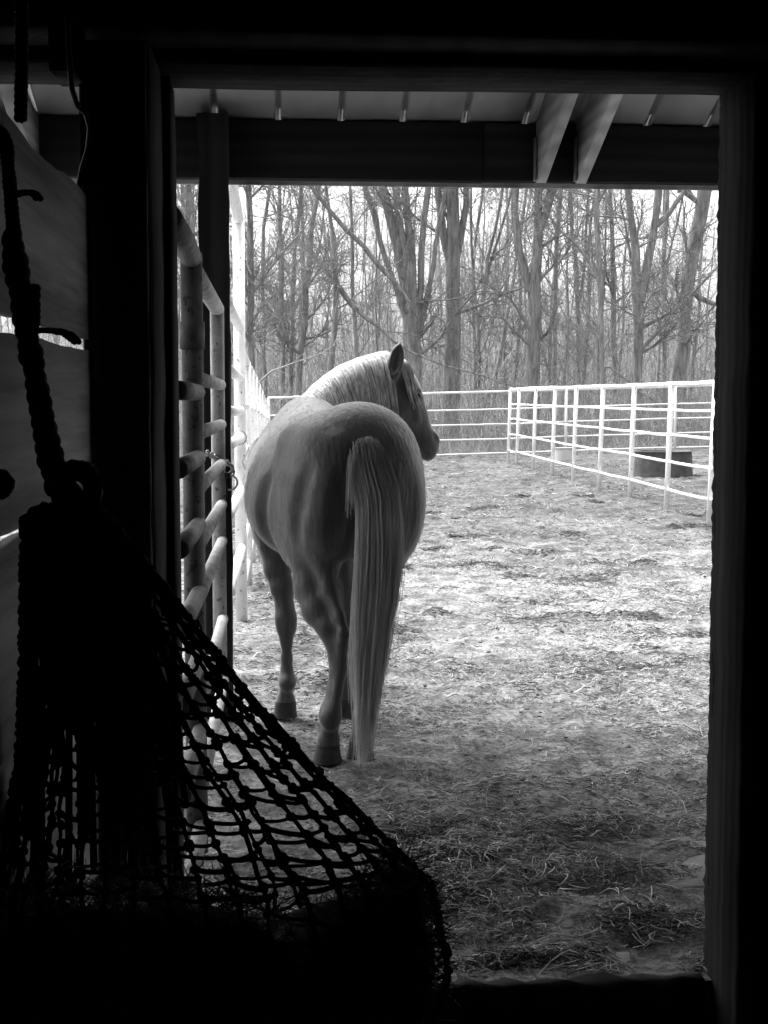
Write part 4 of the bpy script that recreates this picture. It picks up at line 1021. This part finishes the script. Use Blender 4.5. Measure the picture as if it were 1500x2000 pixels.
M['mane'] = mat('mane', 0.45, 0.92, 45.0, 0.45, transl=0.3, spec=0.4, island=0.45, stretch=(1, 1, 0.3))
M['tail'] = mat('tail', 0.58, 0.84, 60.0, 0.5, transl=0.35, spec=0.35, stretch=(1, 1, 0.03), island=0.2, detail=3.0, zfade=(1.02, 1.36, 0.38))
rh = np.random.default_rng(77)
def interp_path(pts, t):
    """smooth path through pts at t in [0,1] -> (len(t),3)"""
    pts = np.array(pts, float); n = len(pts); d = np.r_[0, np.cumsum(np.linalg.norm(np.diff(pts, axis=0), axis=1))]; d /= d[-1]
    m = np.gradient(pts, d, axis=0); i = np.clip(np.searchsorted(d, t, side='right') - 1, 0, n - 2)
    h = (d[i + 1] - d[i])[:, None]; u = ((t - d[i])[:, None]) / h
    return (2 * u**3 - 3 * u**2 + 1) * pts[i] + (u**3 - 2 * u**2 + u) * h * m[i] + (-2 * u**3 + 3 * u**2) * pts[i + 1] + (u**3 - u**2) * h * m[i + 1]
# --- tail: dock, then long hair falling to the ground
dock = [LU(712, 866, 5.74), LU(708, 872, 5.66), LU(712, 892, 5.60), LU(718, 935, 5.57)]
n = 4300; K = 16; tt = np.linspace(0, 1, K)
keyL = [(688, 872), (691, 930), (698, 1000), (694, 1100), (690, 1200), (687, 1300), (694, 1400), (697, 1500)]
keyR = [(726, 850), (752, 888), (773, 950), (782, 1035), (782, 1130), (766, 1240), (744, 1370), (722, 1490)]
u = rh.random(n); lay = rh.random(n)                # place across the tail, depth in the tail
stop = np.clip(1.035 - 0.56 * rh.random(n) ** 0.85 - 0.30 * (np.abs(u - 0.5) * 1.8) ** 2 * rh.random(n), 0.35, 1.03)
root = 0.09 * rh.random(n) ** 1.3; wisp = np.where(rh.random(n) < 0.14, rh.normal(2, 9, n), 0.0); lockY = 0.007 * np.sin(np.round(u * 70) * 2.399 * 3)
lockp = np.sin(np.round(u * 14) * 37.7) * 3.1; lockw = 4.0 + 3.0 * np.sin(np.round(u * 14) * 11.3); jr = rh.normal(0, 3.5, n); clump = (np.round(u * 70) / 70) * 0.5 + u * 0.5
kL = np.array(keyL, float); kR = np.array(keyR, float)
P = np.zeros((n, K, 3)); ph = rh.random(n) * 6.28; ph2 = np.round(u * 70) * 1.7
for k in range(K):
    s = root + (stop - root) * tt[k]; j = np.minimum((s * 7).astype(int), 6); f = (s * 7 - j)
    f = f[:, None]; a = kL[j] * (1 - f) + kL[np.minimum(j + 1, 7)] * f; b = kR[j] * (1 - f) + kR[np.minimum(j + 1, 7)] * f
    mixu = u * (1 - s) + clump * s
    q = a * (1 - mixu[:, None]) + b * mixu[:, None]
    q[:, 0] += (lockw * np.sin(lockp + s * 6.0) + 3.6 * np.sin(ph2 + s * 5.0) + 4.0 * np.sin(ph + s * (4 + 6 * lay))) * s + wisp * s ** 1.5 + jr * (1 - s)
    th = np.interp(s, [0, 0.1, 0.3, 0.8, 1], [0.02, 0.035, 0.055, 0.04, 0.035])
    yc = np.interp(s, [0, 0.05, 0.12, 0.3, 1.0], [5.70, 5.58, 5.52, 5.505, 5.57])
    Yk = yc + (lay - 0.5) * 2 * th * np.sqrt(np.clip(1 - (2 * mixu - 1) ** 2, 0.05, 1)) - 0.01 + lockY * np.clip(s * 3, 0, 1)
    d = _f[None] + (q[:, 0:1] - 750) / FPX * _r + (1000 - q[:, 1:2]) / FPX * _u
    pt = CAM + d * (Yk / d[:, 1])[:, None]
    pt[:, 2] = np.maximum(pt[:, 2], 0.012 + 0.01 * lay)
    P[:, k] = L(pt)
R = np.linspace(1, 0.45, K)[None] * (0.0009 + 0.0006 * rh.random(n))[:, None]
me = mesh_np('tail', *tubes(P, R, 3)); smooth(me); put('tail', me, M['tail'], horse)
# short pale hair round the head of the tail
n = 420; tk = 0.5 * rh.random(n); arc = [(684, 900), (686, 874), (698, 856), (722, 850), (748, 866), (768, 896), (782, 940)]
ax_ = np.interp(tk, np.linspace(0, 1, 7), [q[0] for q in arc]) + rh.normal(0, 3, n); ay_ = np.interp(tk, np.linspace(0, 1, 7), [q[1] for q in arc]) + np.abs(rh.normal(0, 12, n))
sx = (tk - 0.02) * 24 + rh.normal(0, 3, n); lnp = 35 + 75 * rh.random(n) ** 2; P = np.zeros((n, 5, 3))
for k, s_ in enumerate(np.linspace(0, 1, 5)):
    X_ = ax_ + sx * s_ ** 0.7; Y_ = ay_ + lnp * s_ ** 1.5; Yk = np.interp(s_, [0, 0.25, 0.6, 1], [5.62, 5.535, 5.50, 5.485]) + 0.012 * np.sin(ax_) + 0.03 * np.clip((ax_ - 735) / 50, 0, 1)
    d = _f[None] + (X_[:, None] - 750) / FPX * _r + (1000 - Y_[:, None]) / FPX * _u
    P[:, k] = L(CAM + d * (Yk / d[:, 1])[:, None])
me = mesh_np('dock_hair', *tubes(P, taper(np.full(n, 0.0013), 5, 0.3), 3)); smooth(me); put('dock_hair', me, M['tail'], horse)
a = Acc(); a.tube(interp_path(dock, np.linspace(0, 1, 12)), np.linspace(0.045, 0.016, 12), 12); put('dock', a.mesh('dock'), M['coat'], horse)
# --- mane: from the crest over the side of the neck turned to the barn
crest = [(588, 778), (606, 758), (632, 736), (662, 716), (696, 702), (724, 694), (742, 689), (754, 688)]
crY = [6.66, 6.72, 6.80, 6.88, 6.95, 7.0, 7.02, 7.03]
n = 3400; K = 9; tt = np.linspace(0, 1, K); u = rh.random(n)
cu = np.round(u * 90) / 90; uu = u * 0.75 + cu * 0.25
ci = np.linspace(0, 1, len(crest)); cx = np.interp(u, ci, [c[0] for c in crest]); cy = np.interp(u, ci, [c[1] for c in crest]); cY = np.interp(u, ci, crY)
ln = (0.75 + 0.5 * rh.random(n)) * (1 - 0.15 * u); lay = rh.random(n); ph = rh.random(n) * 6.28; cj = 0.5 + 0.9 * (np.sin(cu * 917.0) * 0.5 + 0.5)
P = np.zeros((n, K, 3))
for k in range(K):
    s = tt[k] * ln
    # over the crest to the right, then down
    dx = (70 * (1 - np.exp(-1.6 * s)) * (1.05 - 0.62 * uu)) + (4.5 * np.sin(u * 60 + s * 3.5) + 1.2 * np.sin(ph + 6 * s)) * s
    dy = (10 * s + 92 * s ** 1.6) * (0.9 + 0.5 * uu) * (0.8 + 0.25 * cj) - 5 * np.sin(np.pi * np.clip(s * 2.2, 0, 1)) - 2
    Yk = cY - (0.02 + 0.115 * np.clip(s, 0, 1) ** 0.65) - 0.025 * (0.4 * lay + 0.6 * cj) * np.clip(s * 3, 0.2, 1)
    d = _f[None] + ((cx + dx)[:, None] - 750) / FPX * _r + (1000 - (cy + dy)[:, None]) / FPX * _u
    P[:, k] = L(CAM + d * (Yk / d[:, 1])[:, None])
R = np.linspace(1, 0.5, K)[None] * (0.0014 + 0.0008 * rh.random(n))[:, None]
me = mesh_np('mane', *tubes(P, R, 3)); smooth(me); put('mane', me, M['mane'], horse)
# --- the end of the mane over the withers
n = 420; K = 7; tt = np.linspace(0, 1, K); u = rh.random(n); u2 = rh.random(n); P = np.zeros((n, K, 3))
for k in range(K):
    s = tt[k] * (0.6 + 0.5 * u2)
    X_ = 580 + 22 * u + (46 - 8 * u) * s; Y_ = 779 - 14 * u + 30 * s ** 1.4 - 9 * np.sin(np.pi * np.clip(s, 0, 1)) + 2 * np.sin(u * 40)
    Yk = 6.69 - 0.13 * s + 0.02 * u2 + 0.01 * np.sin(u * 50)
    d = _f[None] + (X_[:, None] - 750) / FPX * _r + (1000 - Y_[:, None]) / FPX * _u
    P[:, k] = L(CAM + d * (Yk / d[:, 1])[:, None])
me = mesh_np('mane', *tubes(P, np.linspace(1, 0.4, K)[None] * np.full((n, 1), 0.0015), 3)); smooth(me); put('mane_lock', me, M['mane'], horse)
# --- forelock down the forehead
n = 900; K = 8; tt = np.linspace(0, 1, K); u = rh.random(n); u2 = rh.random(n); P = np.zeros((n, K, 3))
for k in range(K):
    s = tt[k] * (0.55 + 0.6 * u2)
    X_ = 776 + 13 * u + (26 + 8 * u) * s ** 0.9 + 1.5 * np.sin(6 * s + np.round(u * 9) * 2); Y_ = 702 + 6 * u2 + 78 * s ** 1.15 - 6 * np.sin(np.pi * np.clip(s * 1.6, 0, 1)) * (0.5 + u)
    Yk = 6.965 - 0.045 * np.sin(np.pi * np.clip(0.15 + s, 0, 1)) + 0.05 * u + 0.02 * s + 0.012 * np.sin(np.round(u * 9) * 5)
    d = _f[None] + (X_[:, None] - 750) / FPX * _r + (1000 - Y_[:, None]) / FPX * _u
    P[:, k] = L(CAM + d * (Yk / d[:, 1])[:, None])
R = np.linspace(1, 0.4, K)[None] * np.full((n, 1), 0.0014)
me = mesh_np('forelock', *tubes(P, R, 3)); smooth(me); put('forelock', me, M['mane'], horse)
# --- eye
M['eye'] = mat('eye', 0.01, 0.012, 5.0, 0.08, spec=0.6)
for s in (1, -1):
    c = HH(0.37, 0.038, s * 0.080); a = Acc(); a.tube(c + np.outer(np.linspace(-0.018, 0.018, 9), hax), 0.018 * np.sqrt(np.clip(1 - np.linspace(-1, 1, 9) ** 2, 0.02, 1)), 12)
    put('eye', a.mesh('eye'), M['eye'], horse)
# ------------------------------------------------------------------ hay net hanging in the stall, in front of the doorway
NY = 2.0
vk = np.array([0, 0.05, 0.18, 0.30, 0.42, 0.52, 0.60, 0.68, 0.80, 0.92, 1.0])
nl = [(86, 985), (46, 1012), (44, 1150), (42, 1320), (36, 1470), (14, 1610), (-14, 1710), (-40, 1800), (-40, 1990), (60, 2180), (330, 2300)]
nr = [(176, 985), (214, 1010), (352, 1180), (478, 1345), (606, 1490), (716, 1600), (792, 1672), (846, 1730), (882, 1900), (800, 2150), (420, 2300)]
bulge = np.array([0.02, 0.03, 0.05, 0.07, 0.09, 0.12, 0.15, 0.20, 0.24, 0.20, 0.02])
def net_point(phi, v, out=1.0):
    phi = np.asarray(phi, float); v = np.asarray(v, float)
    l = np.stack([np.interp(v, vk, [p[k] for p in nl]) for k in (0, 1)], -1); r = np.stack([np.interp(v, vk, [p[k] for p in nr]) for k in (0, 1)], -1)
    c = (l + r) / 2; h = (r - l) / 2
    q = c + h * (np.cos(phi) * out)[..., None]; Y = NY + np.interp(v, vk, bulge) * np.sin(phi) * out
    d = _f + (q[..., 0:1] - 750) / FPX * _r + (1000 - q[..., 1:2]) / FPX * _u
    return CAM + d * (Y / d[..., 1])[..., None]
net = tag(empty('hay_net', tuple(U(130, 985, NY))), 'black knotted rope hay net hanging in the dark stall', 'hay net')
NO = np.array(net.location)
rn = np.random.default_rng(9)
NR = 46
def warp(p): return p + 0.42 * np.sin(p)          # the net is bunched towards its left side
KR = 34; vr = np.linspace(0.0, 0.985, KR)
drift = np.cumsum(rn.normal(0, 0.010, (NR, KR)), 1); drift -= drift.mean(1, keepdims=True)
def cord_phi(i, v):
    return warp(i * 2 * math.pi / NR) + np.interp(v, vr, drift[i % NR]) * 1.2
cords = np.array([net_point(np.array([cord_phi(i, v) for v in vr]), vr) + rn.normal(0, 0.0010, (KR, 3)) for i in range(NR)]) - NO
me = mesh_np('netting', *tubes(cords, np.full(cords.shape[:2], 0.0033) * (0.8 + 0.4 * rn.random((NR, KR))), 6)); smooth(me)
o = put('netting', me, M['black_rope'], net); o['kind'] = 'stuff'
ties = []; kk = []
for i in range(NR):
    v = 0.03 + 0.03 * (i % 2) + rn.normal(0, 0.006)
    while v < 0.96:
        v2 = min(v + rn.normal(0.004, 0.010), 0.98)
        pa, pb = cord_phi(i, v), cord_phi(i + 1, v2)
        if pb < pa - 3: pb += 2 * math.pi
        if i == NR - 1: pb += 2 * math.pi if pb < pa - 1 else 0
        t6 = np.linspace(0, 1, 6); ties.append(net_point(pa + (pb - pa) * t6, v + (v2 - v) * t6 + 0.004 * np.sin(t6 * math.pi)) - NO)
        kk += [ties[-1][0], ties[-1][-1]]
        v += 0.046 + rn.normal(0, 0.006)
ties = np.array(ties); kk = np.array(kk); n = len(kk)
me = mesh_np('cross_ties', *tubes(ties, np.full(ties.shape[:2], 0.0034) * (0.8 + 0.4 * rn.random((len(ties), 1))), 6)); smooth(me)
o = put('cross_ties', me, M['black_rope'], net); o['kind'] = 'stuff'
dirs = rn.normal(0, 1, (n, 3)); dirs /= np.linalg.norm(dirs, axis=1, keepdims=True)
P = kk[:, None, :] + dirs[:, None, :] * np.linspace(-0.007, 0.007, 5)[None, :, None]
me = mesh_np('knots', *tubes(P, np.tile(np.array([0.003, 0.0058, 0.0068, 0.0058, 0.003]), (n, 1)) * (0.8 + 0.4 * rn.random((n, 1))), 7)); smooth(me)
o = put('knots', me, M['black_rope'], net); o['kind'] = 'stuff'
# gathered neck and drawstring bundle
a = Acc()
for k in range(26):
    t = np.linspace(0, 1, 10); x = rn.uniform(-30, 45); s0 = rn.uniform(-12, 12)
    pts = [(100 + s0, 915), (118 + s0 + x * .3, 950), (130 + x, 1000), (130 + x * 1.5, 1080 + rn.uniform(-30, 60))]
    pp = np.array([U(q[0], q[1], NY + rn.uniform(-0.03, 0.03)) for q in pts]) - NO
    a.tube(interp_path(pp, t), 0.008, 6)
for k in range(46):        # slack folds of the bunched side
    x0, x1 = rn.uniform(90, 190), rn.uniform(46, 345); y1 = rn.uniform(1250, 1760)
    xx = 60 + (x1 - 46) * 1.0
    pts = [(x0, 990), (x0 * 0.6 + xx * 0.4, 1090), (x0 * 0.25 + xx * 0.75 + rn.uniform(-8, 8), 1240), (xx + rn.uniform(-10, 10), y1)]
    a.tube(interp_path(np.array([U(q[0], q[1], NY + rn.uniform(-0.05, 0.04)) for q in pts]) - NO, np.linspace(0, 1, 12)), 0.0055, 5)
for k in range(9):
    pts = [(110, 960), (130 + rn.uniform(-10, 10), 925 + rn.uniform(-8, 8)), (160 + rn.uniform(-10, 14), 916 + rn.uniform(-4, 14)), (184 + rn.uniform(-10, 4), 945), (182 + rn.uniform(-8, 8), 990), (200, 1060)]
    a.tube(interp_path(np.array([U(q[0], q[1], NY + rn.uniform(-0.03, 0.03)) for q in pts]) - NO, np.linspace(0, 1, 14)), 0.011, 6)
put('gathered_neck', a.mesh('gathered_neck'), M['black_rope'], net)
# rope up to the rail
def rope(name, pix, r, parent, lumps=0.0, strands=3, seed=0, Y=NY, loc=None):
    g = np.random.default_rng(seed); pts = np.array([U(x, y, Y) for x, y in pix]) - NO; t = np.linspace(0, 1, 90); c = interp_path(pts, t); a = Acc()
    w = np.interp(np.linspace(0, 1, 90), np.linspace(0, 1, 18), 1 + lumps * g.random(18))
    for s in range(strands):
        ph = s * 2 * math.pi / strands + t * 42
        off = np.stack([np.cos(ph), np.sin(ph), 0 * ph], 1) * (r * 0.5 * w)[:, None]
        a.tube(c + off, r * 0.62 * w, 7)
    return put(name, a.mesh(name), M['black_rope'], parent)
rope('rope', [(42, -40), (42, 120), (40, 235)], 0.0085, net, 0.1, 3, 1)
rope('rope', [(-20, 240), (4, 262), (16, 330), (22, 400), (28, 465)], 0.0085, net, 0.2, 3, 2)
rope('rope', [(22, 455), (34, 540), (50, 640), (66, 720), (84, 820), (100, 900), (112, 960)], 0.013, net, 0.5, 3, 3)
rope('rope', [(30, 380), (50, 376), (66, 378), (75, 388)], 0.006, net, 0.2, 2, 4)
rope('rope', [(66, 645), (100, 646), (130, 652), (150, 668)], 0.0065, net, 0.3, 2, 5)
rope('rope', [(56, 620), (62, 575), (68, 560), (70, 600), (66, 660)], 0.006, net, 0.2, 2, 6)
rope('rope', [(-30, 930), (-4, 925), (12, 945), (2, 965), (-30, 965)], 0.010, net, 0.3, 2, 7)
# hay filling the lower net
M['net_hay'] = mat('net_hay', 0.25, 0.5, 40.0, 0.9, island=0.5)
def hay_top(phi):           # how far up the hay stands inside
    x = np.cos(phi); return np.interp(x, [-1, -0.12, 0.2, 0.42, 0.6, 0.72, 1.0], [0.62, 0.62, 0.67, 0.72, 0.70, 0.665, 0.62]) + 0.02 * N1(phi * 5.0, phi * 3.0) + 0.025 * N2(phi * 14.0, phi * 3.0)
nphi, nvv = 48, 22
ph = np.linspace(0, 2 * math.pi, nphi, endpoint=False); core = []
for j in range(nvv):
    f = j / (nvv - 1); ht = hay_top(ph); v = ht + (0.985 - ht) * f
    rad = 0.90 * np.sqrt(np.clip(f * 9, 0, 1)) * np.ones(nphi) + rn.normal(0, 0.015, nphi)
    vc = np.full(nphi, max(0.73, float(v.mean())))
    core.append(net_point(ph, v, 1.0) * rad[:, None] + net_point(np.zeros(nphi) + math.pi / 2, vc, 0.0) * (1 - rad[:, None]))
core = np.array(core).reshape(-1, 3)
idx = np.arange(nphi * nvv).reshape(nvv, nphi)
CF = np.stack([idx[:-1], np.roll(idx, -1, 1)[:-1], np.roll(idx, -1, 1)[1:], idx[1:]], -1).reshape(-1, 4)
hay = Acc(); hay.add(core, CF)
n = 9000; phs = rn.random(n) * 2 * math.pi; ht = hay_top(phs); vv = ht + (0.99 - ht) * rn.random(n) ** 1.2
p = net_point(phs, vv, 1.0) * (0.93 + 0.0 * phs)[:, None] + net_point(np.full(n, math.pi / 2), vv, 0.0) * 0.07
d = rn.normal(0, 1, (n, 3)); d[:, 2] -= 0.3
P = wander(p, d, 0.02 + 0.05 * rn.random(n), 4, rn, 0.25, -0.05); hay.add(*tubes(P, taper(np.full(n, 0.0012), 4, 0.6), 3))
# stems poking out at the right shoulder of the net
n = 60; phs = rn.normal(0, 0.25, n); vv = 0.63 + 0.14 * rn.random(n); p = net_point(phs, vv, 0.97)
d = np.stack([rn.normal(0.7, 0.5, n), rn.normal(0, 0.4, n), rn.normal(0.1, 0.8, n)], 1)
P = wander(p, d, 0.02 + 0.045 * rn.random(n), 5, rn, 0.35, -0.1); hay.add(*tubes(P, taper(np.full(n, 0.0011), 5, 0.5), 3))
hm = hay.mesh('hay'); hm.vertices.foreach_set
o = tag(put('hay', hm, M['net_hay']), 'dark hay stuffed into the bottom of the black net', 'hay', None, 'stuff')
